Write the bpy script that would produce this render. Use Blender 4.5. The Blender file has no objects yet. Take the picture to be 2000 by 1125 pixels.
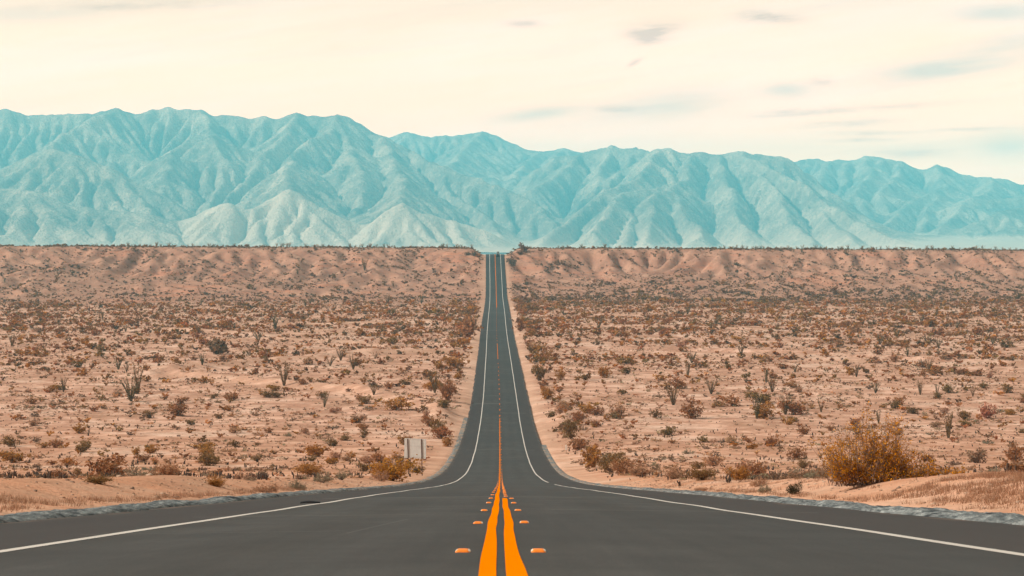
import bpy, math, random
import numpy as np
R = math.radians
rng = np.random.default_rng(7)
random.seed(7)

# ------------------------------------------------------------------ camera, sky, sun, exposure
sc = bpy.context.scene
COL = sc.collection
F, CX, CY = 3530.0, 978.0, 470.0      # focal length and vanishing point of the road, in pixels of a 2000 px wide frame
cam = bpy.data.cameras.new("camera")
cam.sensor_width = 36.0
cam.lens = F / 2000 * 36
cam.shift_x = (1000 - CX) / 2000
cam.shift_y = -(562.5 - CY) / 2000
cam.clip_start, cam.clip_end = 0.1, 60000
cam.dof.use_dof = True
cam.dof.focus_distance = 170
cam.dof.aperture_fstop = 9.0
cam_ob = bpy.data.objects.new("camera", cam)
cam_ob.rotation_euler = (R(90), 0, 0)
COL.objects.link(cam_ob)
sc.camera = cam_ob

SUN_EL, SUN_AZ = 40.0, -97.0         # degrees; azimuth clockwise from +Y (the way the camera looks)
world = bpy.data.worlds.new("World")
sc.world = world
world.use_nodes = True
wt = world.node_tree
wt.nodes.clear()


def N(t, kind, **kw):
    n = t.nodes.new(kind)
    for k, v in kw.items():
        if k.startswith("i_"):
            n.inputs[k[2:].replace("_", " ")].default_value = v
        else:
            setattr(n, k, v)
    return n


def L(t, a, b):
    t.links.new(a, b)


def math_node(t, op, a, b=None, c=None, clamp=False):
    n = t.nodes.new("ShaderNodeMath")
    n.operation = op
    n.use_clamp = clamp
    for i, v in enumerate((a, b, c)):
        if v is None:
            continue
        if isinstance(v, (int, float)):
            n.inputs[i].default_value = v
        else:
            t.links.new(v, n.inputs[i])
    return n.outputs[0]


def mix_col(t, fac, a, b, blend="MIX"):
    n = t.nodes.new("ShaderNodeMix")
    n.data_type = "RGBA"
    n.blend_type = blend
    for s, v in ((n.inputs[0], fac), (n.inputs[6], a), (n.inputs[7], b)):
        if isinstance(v, (int, float)):
            s.default_value = v
        elif isinstance(v, tuple):
            s.default_value = v if len(v) == 4 else (*v, 1)
        else:
            t.links.new(v, s)
    return n.outputs[2]


def ramp(t, fac, stops, interp="LINEAR"):
    n = t.nodes.new("ShaderNodeValToRGB")
    n.color_ramp.interpolation = interp
    e = n.color_ramp.elements
    while len(e) < len(stops):
        e.new(0.5)
    for el, (p, c) in zip(e, stops):
        el.position = p
        el.color = (*c, 1) if isinstance(c, tuple) else (c, c, c, 1)
    t.links.new(fac, n.inputs[0])
    return n.outputs[0]


sky = N(wt, "ShaderNodeTexSky", sky_type="NISHITA", sun_disc=False)
sky.sun_elevation = R(SUN_EL)
sky.sun_rotation = R(SUN_AZ)
sky.dust_density = 2.0
tc = N(wt, "ShaderNodeTexCoord")
sep = N(wt, "ShaderNodeSeparateXYZ")
L(wt, tc.outputs["Generated"], sep.inputs[0])
hz = math_node(wt, "SQRT", math_node(wt, "ADD", math_node(wt, "MULTIPLY", sep.outputs[0], sep.outputs[0]),
                                      math_node(wt, "MULTIPLY", sep.outputs[1], sep.outputs[1])))
hz = math_node(wt, "MAXIMUM", hz, 0.05)
az = math_node(wt, "ARCTAN2", sep.outputs[0], sep.outputs[1])
el = math_node(wt, "DIVIDE", sep.outputs[2], hz)


def sky_noise(sx, sy, scale, detail, off, rough=0.55, tilt=0.0):
    c = N(wt, "ShaderNodeCombineXYZ")
    e2 = math_node(wt, "ADD", math_node(wt, "MULTIPLY", el, sy), math_node(wt, "MULTIPLY", az, tilt))
    L(wt, math_node(wt, "MULTIPLY", az, sx), c.inputs[0])
    L(wt, e2, c.inputs[1])
    c.inputs[2].default_value = off
    n = N(wt, "ShaderNodeTexNoise", i_Scale=scale, i_Detail=detail, i_Roughness=rough)
    L(wt, c.outputs[0], n.inputs["Vector"])
    return n.outputs[0]


def blob(px, py, wx, wy, tilt=0.0):
    """soft elliptical patch of sky round one compass direction and height"""
    a0, e0 = math.atan((px - CX) / F), (CY - py) / F
    da = math_node(wt, "SUBTRACT", az, a0)
    de = math_node(wt, "SUBTRACT", math_node(wt, "SUBTRACT", el, e0), math_node(wt, "MULTIPLY", da, tilt))
    q = math_node(wt, "ADD", math_node(wt, "POWER", math_node(wt, "MULTIPLY", da, F / wx), 2.0),
                  math_node(wt, "POWER", math_node(wt, "MULTIPLY", de, F / wy), 2.0))
    return math_node(wt, "POWER", 2.718, math_node(wt, "MULTIPLY", q, -1.0))


def add_all(v):
    s = v[0]
    for x in v[1:]:
        s = math_node(wt, "ADD", s, x)
    return s


streak = sky_noise(9, 60, 1.0, 6, 1.3, 0.6, tilt=-6)
fine = sky_noise(42, 190, 1.0, 7, 4.1, 0.68, tilt=-8)
# gaps in the veil, where blue shows through
gaps = add_all([blob(30, 45, 140, 14, 0.05), blob(1310, 206, 120, 32, 0.10), blob(1940, 118, 190, 30, 0.20),
                blob(1830, 145, 110, 16, 0.05), blob(1960, 42, 90, 16), blob(1050, 222, 90, 14, 0.10),
                blob(1975, 290, 60, 30), blob(1540, 180, 50, 16)])
gaps = math_node(wt, "MULTIPLY", gaps, math_node(wt, "MULTIPLY_ADD", streak, 2.0, -0.35), clamp=True)
wide = math_node(wt, "MULTIPLY", math_node(wt, "SUBTRACT", streak, 0.60, clamp=True), 2.0, clamp=True)
gaps = math_node(wt, "ADD", math_node(wt, "MULTIPLY", gaps, 0.52), math_node(wt, "MULTIPLY", wide, 0.2), clamp=True)
# small grey cloudlets and thin streaks
cl = add_all([blob(1275, 62, 48, 21, 0.12), blob(1260, 72, 30, 13), blob(1480, 36, 40, 12), blob(1525, 40, 42, 9, -0.1),
              blob(1205, 213, 36, 7), blob(1238, 124, 14, 6, 0.5), blob(1604, 163, 22, 9)]
             + [math_node(wt, "MULTIPLY", k_, 0.75) for k_ in (blob(1020, 46, 40, 7),
              blob(1540, 222, 70, 8, 0.05), blob(1690, 218, 160, 6, 0.06), blob(1660, 245, 90, 8, 0.04),
              blob(1700, 264, 80, 5), blob(1680, 277, 60, 4), blob(1900, 259, 70, 4), blob(1780, 305, 80, 10),
              blob(250, 20, 180, 12, 0.05))])
cl = math_node(wt, "MULTIPLY", cl, math_node(wt, "MULTIPLY_ADD", fine, 2.8, -0.75), clamp=True)
# the veil is bright and warm near the horizon, paler and thinner higher up
veil = ramp(wt, math_node(wt, "ADD", el, 0.0, clamp=True),
            [(0.0, (4.3, 1.95, 1.02)), (0.034, (3.95, 1.80, 0.96)), (0.075, (2.75, 1.28, 0.75)), (0.133, (1.62, 0.985, 0.68)), (0.30, (0.60, 0.47, 0.40)), (1.0, (0.36, 0.34, 0.34))])
veil = mix_col(wt, math_node(wt, "MULTIPLY", cl, 0.80), veil, (0.56, 0.50, 0.52, 1), "MULTIPLY")
broad = sky_noise(5, 34, 1.0, 5, 9.7, 0.6, tilt=-5)
veil = mix_col(wt, ramp(wt, broad, [(0.42, 0.0), (0.66, 1.0)]), veil, (1.0, 1.05, 1.20, 1), "MULTIPLY")
veil = mix_col(wt, ramp(wt, sky_noise(7, 70, 1.0, 6, 14.2, 0.62, tilt=-9), [(0.52, 0.0), (0.72, 0.5)]), veil, (0.86, 0.86, 0.90, 1), "MULTIPLY")
lit = math_node(wt, "MULTIPLY_ADD", streak, 0.12, 0.95)
bg_sky = N(wt, "ShaderNodeBackground", i_Strength=0.12)
L(wt, sky.outputs[0], bg_sky.inputs[0])
bg_veil = N(wt, "ShaderNodeBackground")
L(wt, veil, bg_veil.inputs[0])
L(wt, lit, bg_veil.inputs[1])
mixs = N(wt, "ShaderNodeMixShader")
L(wt, math_node(wt, "SUBTRACT", 1.0, math_node(wt, "MULTIPLY", gaps, 0.9)), mixs.inputs[0])
L(wt, bg_sky.outputs[0], mixs.inputs[1])
L(wt, bg_veil.outputs[0], mixs.inputs[2])
wo = N(wt, "ShaderNodeOutputWorld")
L(wt, mixs.outputs[0], wo.inputs[0])

sun = bpy.data.lights.new("sun", "SUN")
sun.energy = 5.0
sun.angle = R(1.2)
sun.color = (1.0, 0.955, 0.915)
sun_ob = bpy.data.objects.new("sun", sun)
_a, _e = R(SUN_AZ), R(SUN_EL)
from mathutils import Vector
_v = Vector((math.sin(_a) * math.cos(_e), math.cos(_a) * math.cos(_e), math.sin(_e)))
sun_ob.rotation_euler = _v.to_track_quat("Z", "Y").to_euler()
COL.objects.link(sun_ob)

vs = sc.view_settings
vs.view_transform, vs.look, vs.gamma, vs.exposure = "Standard", "None", 1.0, 0.0
cy = sc.cycles
cy.use_denoising = True
cy.max_bounces, cy.diffuse_bounces, cy.glossy_bounces, cy.transmission_bounces = 4, 2, 2, 2
cy.volume_bounces = 1
cy.use_adaptive_sampling = False
cy.caustics_reflective = cy.caustics_refractive = False

HAZE_DENSITY = 1.0e-4
HAZE_COLOR = (0.20, 0.83, 1.0)

def hash2(ix,iy,seed):
    n=(ix.astype(np.int64)*374761393+iy.astype(np.int64)*668265263+seed*1442695041)&0xffffffff
    n=((n^(n>>13))*1274126177)&0xffffffff
    n=((n^(n>>16))*2246822519)&0xffffffff
    return ((n^(n>>15))&0xffffff).astype(np.float64)/0xffffff
def gnoise(x,y,seed=0):
    x=np.asarray(x,float); y=np.asarray(y,float)
    ix=np.floor(x).astype(np.int64); iy=np.floor(y).astype(np.int64)
    fx=x-ix; fy=y-iy
    u=fx*fx*fx*(fx*(fx*6-15)+10); v=fy*fy*fy*(fy*(fy*6-15)+10)
    def g(a,b):
        t=hash2(ix+a,iy+b,seed)*6.2831853
        return np.cos(t)*(fx-a)+np.sin(t)*(fy-b)
    a=g(0,0);b=g(1,0);c=g(0,1);d=g(1,1)
    return ((a+(b-a)*u)*(1-v)+(c+(d-c)*u)*v)*1.5
def fbm(x,y,octs=4,seed=0,gain=.5,ridged=False):
    s=0;a=1.0;t=0
    for o in range(octs):
        n=gnoise(x*2**o+o*17.3,y*2**o-o*9.1,seed+o)
        if ridged: n=1-2*np.abs(n)
        s=s+a*n;t+=a;a*=gain
    return s/t
def erode(h,cell,iters,k,diff=0.0,m=0.45,talus=None,lock=None):
    A=np.full(h.shape,cell*cell)
    nb=[(-1,-1),(-1,0),(-1,1),(0,-1),(0,1),(1,-1),(1,0),(1,1)]
    for it in range(iters):
        P=np.pad(h,1,mode='edge')
        ss=[];tot=0;mx=np.zeros_like(h)
        for dy,dx in nb:
            d=cell*(1.4142 if dx and dy else 1.0)
            s=np.maximum(h-P[1+dy:1+dy+h.shape[0],1+dx:1+dx+h.shape[1]],0)/d
            np.maximum(mx,s,out=mx)
            w=s**3; ss.append(w); tot=tot+w
        tot=np.where(tot>0,tot,1)
        An=np.full(h.shape,cell*cell)
        for (dy,dx),w in zip(nb,ss):
            f=np.pad(A*w/tot,1)
            An+=f[1-dy:1-dy+h.shape[0],1-dx:1-dx+h.shape[1]]
        A=An
        e=np.minimum(k*A**m*mx, 0.35*mx*cell)
        if lock is not None: e=e*lock
        h=h-e
        if diff:
            Q=np.pad(h,1,mode='edge')
            lap=(Q[:-2,1:-1]+Q[2:,1:-1]+Q[1:-1,:-2]+Q[1:-1,2:]-4*h)
            h=h+diff*lap*(1 if lock is None else lock)
    return h,A
SKY="0:215,20:212,40:218,55:220,85:222,115:222,160:219,180:222,205:216,230:211,250:216,270:220,300:212,330:210,360:214,398:213,425:226,450:223,490:227,515:222,535:231,560:222,580:219,605:225,640:226,660:223,680:228,700:238,720:247,740:258,760:268"
def pl(s,d0,d1=None):
    P=[tuple(map(float,a.split(':'))) for a in s.split(',')]
    d1=d1 or d0; n=len(P)
    return [(x,y,d0+(d1-d0)*i/max(n-1,1)) for i,(x,y) in enumerate(P)]
RID=[
 (pl("-350:240,-200:225,-80:222,"+SKY,10.2),.62),
 (pl("228:211,185:225,125:257,95:280,60:305",10.1,9.0),.6),
 (pl("-200:330,0:345,45:308,113:285,147:295,210:318,240:335,262:395",8.9,8.3),.5),
 (pl("-200:360,0:365,52:368,110:386,170:397,275:410,328:426,393:444,440:468",7.9,7.7),.33),
 (pl("60:372,80:400,60:430,30:465",7.9,7.3),.33),
 (pl("200:400,260:435,300:468",7.8,7.3),.33),
 (pl("398:213,425:260,367:279,315:310,275:368,262:400",10.1,8.5),.58),
 (pl("425:260,432:300,420:363,406:394,349:439,328:470",9.4,7.9),.6),
 (pl("340:296,330:340,310:400",9.1,8.4),.6),
 (pl("349:439,406:400,446:389,470:431,495:455",7.9,7.6),.55),
 (pl("580:219,560:250,540:275,510:300,470:340,440:380",10.1,8.6),.6),
 (pl("660:223,647:247,605:271,563:308,526:342,505:400",10.1,8.5),.6),
 (pl("663:240,680:282,697:305,700:350,690:400",9.9,8.4),.6),
 (pl("513:432,540:395,563:365,602:384,657:410,676:426,700:466",7.9,7.7),.55),
 (pl("563:365,575:400,567:425,545:462",7.9,7.4),.55),
 (pl("602:384,625:420,640:466",7.8,7.4),.55),
 (pl("563:365,560:330,563:308",8.0,9.0),.6),
 (pl("760:268,800:290,841:310,909:335,1000:360,1052:394,1080:430",10.2,8.9),.6),
 (pl("740:258,778:330,783:386",10.1,8.0),.6),
 (pl("841:310,880:360,930:410,985:450",9.9,8.3),.6),
 (pl("733:468,762:436,783:386,796:402,809:410,846:410,888:423,940:439,959:454,998:470",7.7,7.9),.6),
 (pl("846:410,835:440,845:468",7.8,7.4),.55),
 (pl("888:423,895:450,920:469",7.8,7.5),.55),
 (pl("700:290,740:268,760:268,780:263,800:257,825:262,845:265,870:264,910:264,940:257,955:259,975:268,1000:280,1030:292,1060:295,1085:294,1100:290,1115:294,1135:297,1180:300",13.0),.55),
 (pl("940:257,905:290,880:320",13,11.3),.5),
 (pl("1000:280,960:320,960:350",13,11.3),.5),
 (pl("1060:295,1020:320,1000:350",13,11.3),.5),
 (pl("1100:290,1060:330,1040:360",13,11.3),.5),
 (pl("1090:305,1135:297,1160:290,1185:285,1205:280,1225:287,1250:283,1275:292,1300:300",11.0,10.6),.7),
 (pl("1135:297,1105:318,1065:342,1030:362",10.9,10.0),.65),
 (pl("1205:280,1170:320,1160:360",10.9,9.9),.7),
 (pl("1250:283,1225:320,1190:345,1150:385",10.8,9.5),.7),
 (pl("1275:292,1288:287,1300:287,1313:284,1335:292,1345:296,1365:292,1400:299,1440:291,1480:295,1525:301,1545:311",10.2),.75),
 (pl("1288:287,1275:308,1236:342,1183:365,1118:415,1076:441,1055:470",10.2,8.0),.7),
 (pl("1352:295,1338:344,1315:352,1220:373,1194:394,1150:440",10.1,8.2),.7),
 (pl("1325:350,1286:373,1275:405,1257:455",9.3,8.0),.7),
 (pl("1220:373,1235:420,1215:465",9.0,7.9),.7),
 (pl("1315:352,1340:400,1370:450",9.3,8.1),.7),
 (pl("1400:299,1420:350,1440:400,1470:440",10.1,8.4),.7),
 (pl("1440:291,1500:321,1565:352,1626:394,1683:428,1718:449,1815:481",10.1,8.0),.6),
 (pl("1480:310,1500:350,1537:394,1560:440,1590:470",10.0,8.0),.6),
 (pl("1565:352,1620:420,1660:465",9.6,8.1),.55),
 (pl("1525:301,1545:311,1595:308,1620:314,1640:310,1660:314,1690:304,1730:308,1765:315,1795:330,1825:320,1860:328,1900:340,1930:343,1960:346,2000:354,2100:365,2250:350,2400:370",12.6),.6),
 (pl("1623:314,1610:335,1590:363,1580:390",12.5,11.2),.55),
 (pl("1660:314,1647:347,1626:389,1640:410",12.5,10.9),.55),
 (pl("1700:306,1690:340,1670:375",12.5,11.2),.6),
 (pl("1728:308,1712:340,1694:368,1685:395",12.5,11.0),.6),
 (pl("1765:315,1740:345,1720:375",12.5,11.3),.6),
 (pl("1796:331,1749:365,1699:405,1690:440",12.5,10.6),.55),
 (pl("1825:320,1851:358,1788:386,1750:410,1736:435",12.5,10.4),.55),
 (pl("1851:358,1815:400,1800:440",12.0,10.5),.55),
 (pl("1930:343,1940:368,1893:383,1862:418,1835:440",12.5,10.2),.5),
 (pl("2000:380,1940:385,1893:383",11.4,11.2),.5),
 (pl("2150:400,2000:399,1961:407,1909:426,1872:455",10.4,10.0),.45),
 (pl("2150:430,2000:436,1960:444,1920:462",9.9,9.7),.4),
]
def mountains(cell=15.0,iters=120):
    X0,X1,Y0,Y1=-5400.,5400.,6700.,14600.
    xs=np.arange(X0,X1+1,cell); ys=np.arange(Y0,Y1+1,cell)
    X,Y=np.meshgrid(xs,ys)
    sr=np.clip((X-1100)/1100,0,1); base=-42+np.clip((Y-7600)*(0.013+.009*sr),0,70)+8*fbm(X/900,Y/900,3,5)
    wx=X+120*fbm(X/700,Y/700,4,11); wy=Y+120*fbm(X/700,Y/700,4,12)
    # keep ridge lines in place: warp only a little
    wx=X+(wx-X)*.55+22*fbm(X/130,Y/130,3,13); wy=Y+(wy-Y)*.55+22*fbm(X/130,Y/130,3,14)
    h=base.copy()
    sl=1+.25*fbm(X/500,Y/500,3,21)
    pal=np.zeros_like(h)
    for ri,(P,s) in enumerate(RID):
        pts=[((x-CX)/F*d*1000,d*1000,(CY-y)/F*d*1000) for x,y,d in P]
        for (x0,y0,z0),(x1,y1,z1) in zip(pts[:-1],pts[1:]):
            R=max(z0,z1)/s*1.5+250
            i0=np.searchsorted(xs,min(x0,x1)-R);i1=np.searchsorted(xs,max(x0,x1)+R)
            j0=np.searchsorted(ys,min(y0,y1)-R);j1=np.searchsorted(ys,max(y0,y1)+R)
            if i1<=i0 or j1<=j0: continue
            S=(slice(j0,j1),slice(i0,i1))
            dx,dy=x1-x0,y1-y0; L=dx*dx+dy*dy
            t=np.clip(((wx[S]-x0)*dx+(wy[S]-y0)*dy)/L,0,1)
            D=np.hypot(wx[S]-x0-t*dx,wy[S]-y0-t*dy)
            # concave flank: steep near the crest, easing into the fan
            z=z0+(z1-z0)*t
            rel=np.maximum(z-base[S],1)
            q=D*s*sl[S]/rel
            prof=np.where(q<.7,1-q,.3*np.exp(-(q-.7)/.3))
            hn=base[S]+rel*prof
            pal[S]=np.where(hn>h[S]+.5,1.0 if ri in (9,13,14,15,20,21,22) else 0.0,pal[S])
            h[S]=np.maximum(h[S],hn)
    rel=np.clip((h-base)/200,0,1)
    h=h+rel*(13*fbm(X/380,Y/380,3,31,ridged=True)-7+19*fbm(X/105,Y/140,4,35,ridged=True)-9+8*fbm(X/50,Y/50,3,41))
    h,A=erode(h,cell,iters,0.0125,diff=.003,m=.5)
    h=base+(h-base)*1.03
    for _ in range(3):
        Q=np.pad(pal,1,mode='edge'); pal=(Q[:-2,1:-1]+Q[2:,1:-1]+Q[1:-1,:-2]+Q[1:-1,2:]+pal)/5
    return xs,ys,h,base,A,pal

# ------------------------------------------------------------------ mesh and tagging helpers
def tag(o, label=None, cat=None, group=None, kind=None):
    for k, v in (("label", label), ("category", cat), ("group", group), ("kind", kind)):
        if v:
            o[k] = v
    return o


def mesh_np(name, V, faces, mat=None, smooth=False, cols=None, uv=None, mats=None, mi=None):
    """V (n,3), faces (m,k) int array with k = 3 or 4"""
    me = bpy.data.meshes.new(name)
    V = np.ascontiguousarray(V, np.float32)
    faces = np.ascontiguousarray(faces, np.int32)
    m, k = faces.shape
    me.vertices.add(len(V))
    me.vertices.foreach_set("co", V.ravel())
    me.loops.add(m * k)
    me.loops.foreach_set("vertex_index", faces.ravel())
    me.polygons.add(m)
    me.polygons.foreach_set("loop_start", np.arange(0, m * k, k, dtype=np.int32))
    me.polygons.foreach_set("loop_total", np.full(m, k, np.int32))
    if smooth:
        me.polygons.foreach_set("use_smooth", np.ones(m, bool))
    if cols is not None:
        a = me.color_attributes.new("tint", "FLOAT_COLOR", "POINT")
        c = np.ones((len(V), 4), np.float32)
        c[:, :cols.shape[1]] = cols
        a.data.foreach_set("color", c.ravel())
    if uv is not None:
        l = me.uv_layers.new(name="UVMap")
        l.data.foreach_set("uv", np.ascontiguousarray(uv[faces.ravel()], np.float32).ravel())
    for mt in ([mat] if mat else []) + list(mats or []):
        me.materials.append(mt)
    if mi is not None:
        me.polygons.foreach_set("material_index", np.ascontiguousarray(mi, np.int32))
    me.update(calc_edges=True)
    return me


def put(name, me, loc=(0, 0, 0), parent=None, rz=0.0, scale=1.0):
    o = bpy.data.objects.new(name, me)
    COL.objects.link(o)
    o.location = loc
    o.rotation_euler = (0, 0, rz)
    o.scale = (scale, scale, scale) if isinstance(scale, (int, float)) else scale
    if parent:
        o.parent = parent
    return o


def grid_faces(nr, nc):
    i = np.arange(nr * nc).reshape(nr, nc)
    return np.stack([i[:-1, :-1], i[:-1, 1:], i[1:, 1:], i[1:, :-1]], -1).reshape(-1, 4)


def sm(a, b, x):
    t = np.clip((np.asarray(x, float) - a) / (b - a), 0, 1)
    return t * t * (3 - 2 * t)


# ------------------------------------------------------------------ long profile of the road and the lie of the land
def pchip(xk, yk):
    xk, yk = np.array(xk, float), np.array(yk, float)
    h = np.diff(xk)
    dl = np.diff(yk) / h
    m = np.zeros_like(yk)
    m[0], m[-1] = dl[0], dl[-1]
    for i in range(1, len(xk) - 1):
        if dl[i - 1] * dl[i] > 0:
            w1, w2 = 2 * h[i] + h[i - 1], h[i] + 2 * h[i - 1]
            m[i] = (w1 + w2) / (w1 / dl[i - 1] + w2 / dl[i])

    def f(x):
        x = np.asarray(x, float)
        i = np.clip(np.searchsorted(xk, x) - 1, 0, len(h) - 1)
        t = (x - xk[i]) / h[i]
        v = ((1 + 2 * t) * (1 - t) ** 2 * yk[i] + t * (1 - t) ** 2 * h[i] * m[i]
             + t * t * (3 - 2 * t) * yk[i + 1] + t * t * (t - 1) * h[i] * m[i + 1])
        v = np.where(x < xk[0], yk[0] + (x - xk[0]) * m[0], v)
        return np.where(x > xk[-1], yk[-1] + (x - xk[-1]) * m[-1], v)
    return f


S0 = 460.0 / F
_prof = pchip([-60, 0, 60, 120, 161, 189, 232, 284, 344, 400, 470, 537, 603, 694, 800, 895, 980, 1030, 1083, 1130, 1171, 1210, 1235, 1270, 1400, 1700, 2400],
              [-0.51 + 60 * S0, -0.51, -0.51 - 60 * S0, -0.51 - 120 * S0, -21.2, -24.3, -28.2, -31.4, -33.5, -34.2, -34.6, -34.9, -34.5,
               -34.0, -33.4, -33.0, -32.8, -32.0, -27.6, -21.9, -16.4, -9.9, -9.2, -10.6, -17, -34, -46])
_axis = pchip([-100, 0, 150, 350, 537, 694, 895, 1083, 1210, 1700], [0, 0, 0, -0.1, -0.76, -1.5, -2.0, -2.8, -3.8, -6.5])


def axis(d):
    return _axis(d)


def zroad(d):
    d = np.asarray(d, float)
    z = _prof(d)
    z = z + 0.010 * gnoise(d / 7.0, 0.5 + 0 * d, 71) * sm(8, 25, d)
    z = z + 0.05 * gnoise(d / 33.0, 0.5 + 0 * d, 72) * sm(60, 200, d)
    z = z + 0.42 * gnoise(d / 95.0, 0.5 + 0 * d, 73) * sm(230, 420, d) * (1 - sm(1000, 1150, d))
    return z


_dd = np.arange(20.0, 1215.0, 0.5)
_yy = CY - F * _prof(_dd) / _dd


def flat_at(px, py):
    """plan position of a picture point on the plain, from the road's own profile"""
    d = float(np.interp(-py, -_yy, _dd))
    return (px - CX) / F * d, d


def poly(pts):
    return [flat_at(*p) for p in pts]


def dist_poly(X, Y, P):
    D = np.full(X.shape, 1e9)
    S = np.zeros(X.shape)
    for (x0, y0), (x1, y1) in zip(P[:-1], P[1:]):
        dx, dy = x1 - x0, y1 - y0
        t = np.clip(((X - x0) * dx + (Y - y0) * dy) / (dx * dx + dy * dy), 0, 1)
        qx, qy = X - x0 - t * dx, Y - y0 - t * dy
        q = np.hypot(qx, qy)
        S = np.where(q < D, np.sign(dx * qy - dy * qx), S)
        D = np.minimum(D, q)
    return D, S


# banks of the dry washes (height of the bank, half width)
BANKS = [
    (poly([(285, 737), (330, 734), (400, 740), (460, 746), (520, 753), (600, 760), (700, 770), (790, 787), (880, 812), (905, 830)]), 1.3, 3.2, 7.0),
    (poly([(305, 727), (380, 722), (470, 712), (580, 704), (700, 692), (800, 688), (905, 686)]), 1.2, 4.5, 7.5),
    (poly([(275, 645), (330, 643), (400, 648), (520, 655), (600, 652), (700, 646)]), 0.9, 5.5, 8.0),
    (poly([(400, 668), (520, 664), (640, 668), (760, 676)]), 0.6, 4.0, 8.0),
    (poly([(560, 634), (700, 632), (830, 628), (900, 632)]), 0.7, 6.0, 9.0),
    (poly([(1080, 826), (1120, 814), (1160, 806), (1210, 800), (1235, 806)]), 0.6, 2.2, 3.0),
    (poly([(1290, 690), (1400, 693), (1500, 697), (1600, 701), (1720, 706), (1850, 712)]), -0.6, 4.0, 8.0),
    (poly([(1060, 640), (1200, 637), (1350, 640), (1500, 645)]), 0.5, 5.0, 6.0),
]
CUT = poly([(1290, 683), (1400, 686), (1500, 690), (1600, 694), (1720, 699), (1850, 705), (1990, 712)])


# the far bank of the valley: bare badland slopes under a flat mesa, cut by running water
def build_mesa(cell=2.5):
    xs = np.arange(-640, 640.1, cell)
    ys = np.arange(820, 1500.1, cell)
    X, Y = np.meshgrid(xs, ys)
    top = -5.3 - 0.004 * X - 0.0 * Y + 0.5 * fbm(X / 70, Y / 60, 3, 51)
    edge = 1172 + (30 + 16 * sm(0, 60, X)) * fbm(X / 130, 0 * X + .3, 4, 52) + 10 * fbm(X / 38, Y / 60, 3, 53)
    foot = 965 + 50 * fbm(X / 120, 0 * X + .7, 4, 54) + np.where(X > 0, 105 * sm(5, 70, X), -20 * sm(5, 120, -X))
    floor = -33.2 + 0.3 * fbm(X / 50, Y / 50, 3, 55) + 8.0 * sm(930, 1100, Y) * sm(10, 80, X)
    t = np.clip((Y - foot) / (edge - foot), 0, 1)
    t2 = 0.45 * t ** 1.25 + 0.55 * sm(0.35, 1.0, t)
    h = floor + (top - floor) * t2
    wx = X + 52 * fbm(X / 90, Y / 110, 3, 58)
    spur = 0.80 * fbm(wx / 96, Y / 260, 3, 56, ridged=True) + 0.26 * fbm(wx / 36, Y / 150, 3, 59, ridged=True)
    h = h + np.sin(np.pi * np.clip(t, 0, 1)) ** 0.8 * (13.0 * spur - 3.2) + np.sin(np.pi * t) * 0.9 * fbm(X / 19, Y / 34, 3, 57, ridged=True)
    for cx_, cy_, hh_, r_ in ((154, 1062, 6.0, 20), (238, 1052, 6.5, 24), (292, 1050, 5.0, 22), (-95, 985, 4.5, 30), (-190, 975, 5.0, 34), (-38, 1000, 4.0, 22)):
        q_ = np.hypot((X - cx_) / 1.5, Y - cy_) / r_
        h = np.maximum(h, floor + hh_ * (1 - q_) * (q_ < 1) + 0.8 * fbm(X / 8, Y / 8, 2, 60) * (q_ < 1))
    h = np.minimum(h, top)
    back = sm(1330, 1500, Y)
    h = h - back * 8
    lock = 1 - 0.93 * sm(1215, 1250, Y)
    h, A = erode(h, cell, 130, 0.085, diff=0.008, m=0.42, lock=lock)
    return xs, ys, h


MX, MY, MH = build_mesa()


def bilin(xs, ys, H, x, y):
    c = xs[1] - xs[0]
    i = np.clip((x - xs[0]) / c, 0, len(xs) - 1.001)
    j = np.clip((y - ys[0]) / c, 0, len(ys) - 1.001)
    i0, j0 = i.astype(int), j.astype(int)
    a, b = i - i0, j - j0
    return (H[j0, i0] * (1 - a) + H[j0, i0 + 1] * a) * (1 - b) + (H[j0 + 1, i0] * (1 - a) + H[j0 + 1, i0 + 1] * a) * b


def fan_base(Y):
    return -46 + np.clip((Y - 7600) * 0.013, 0, 70)


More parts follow.
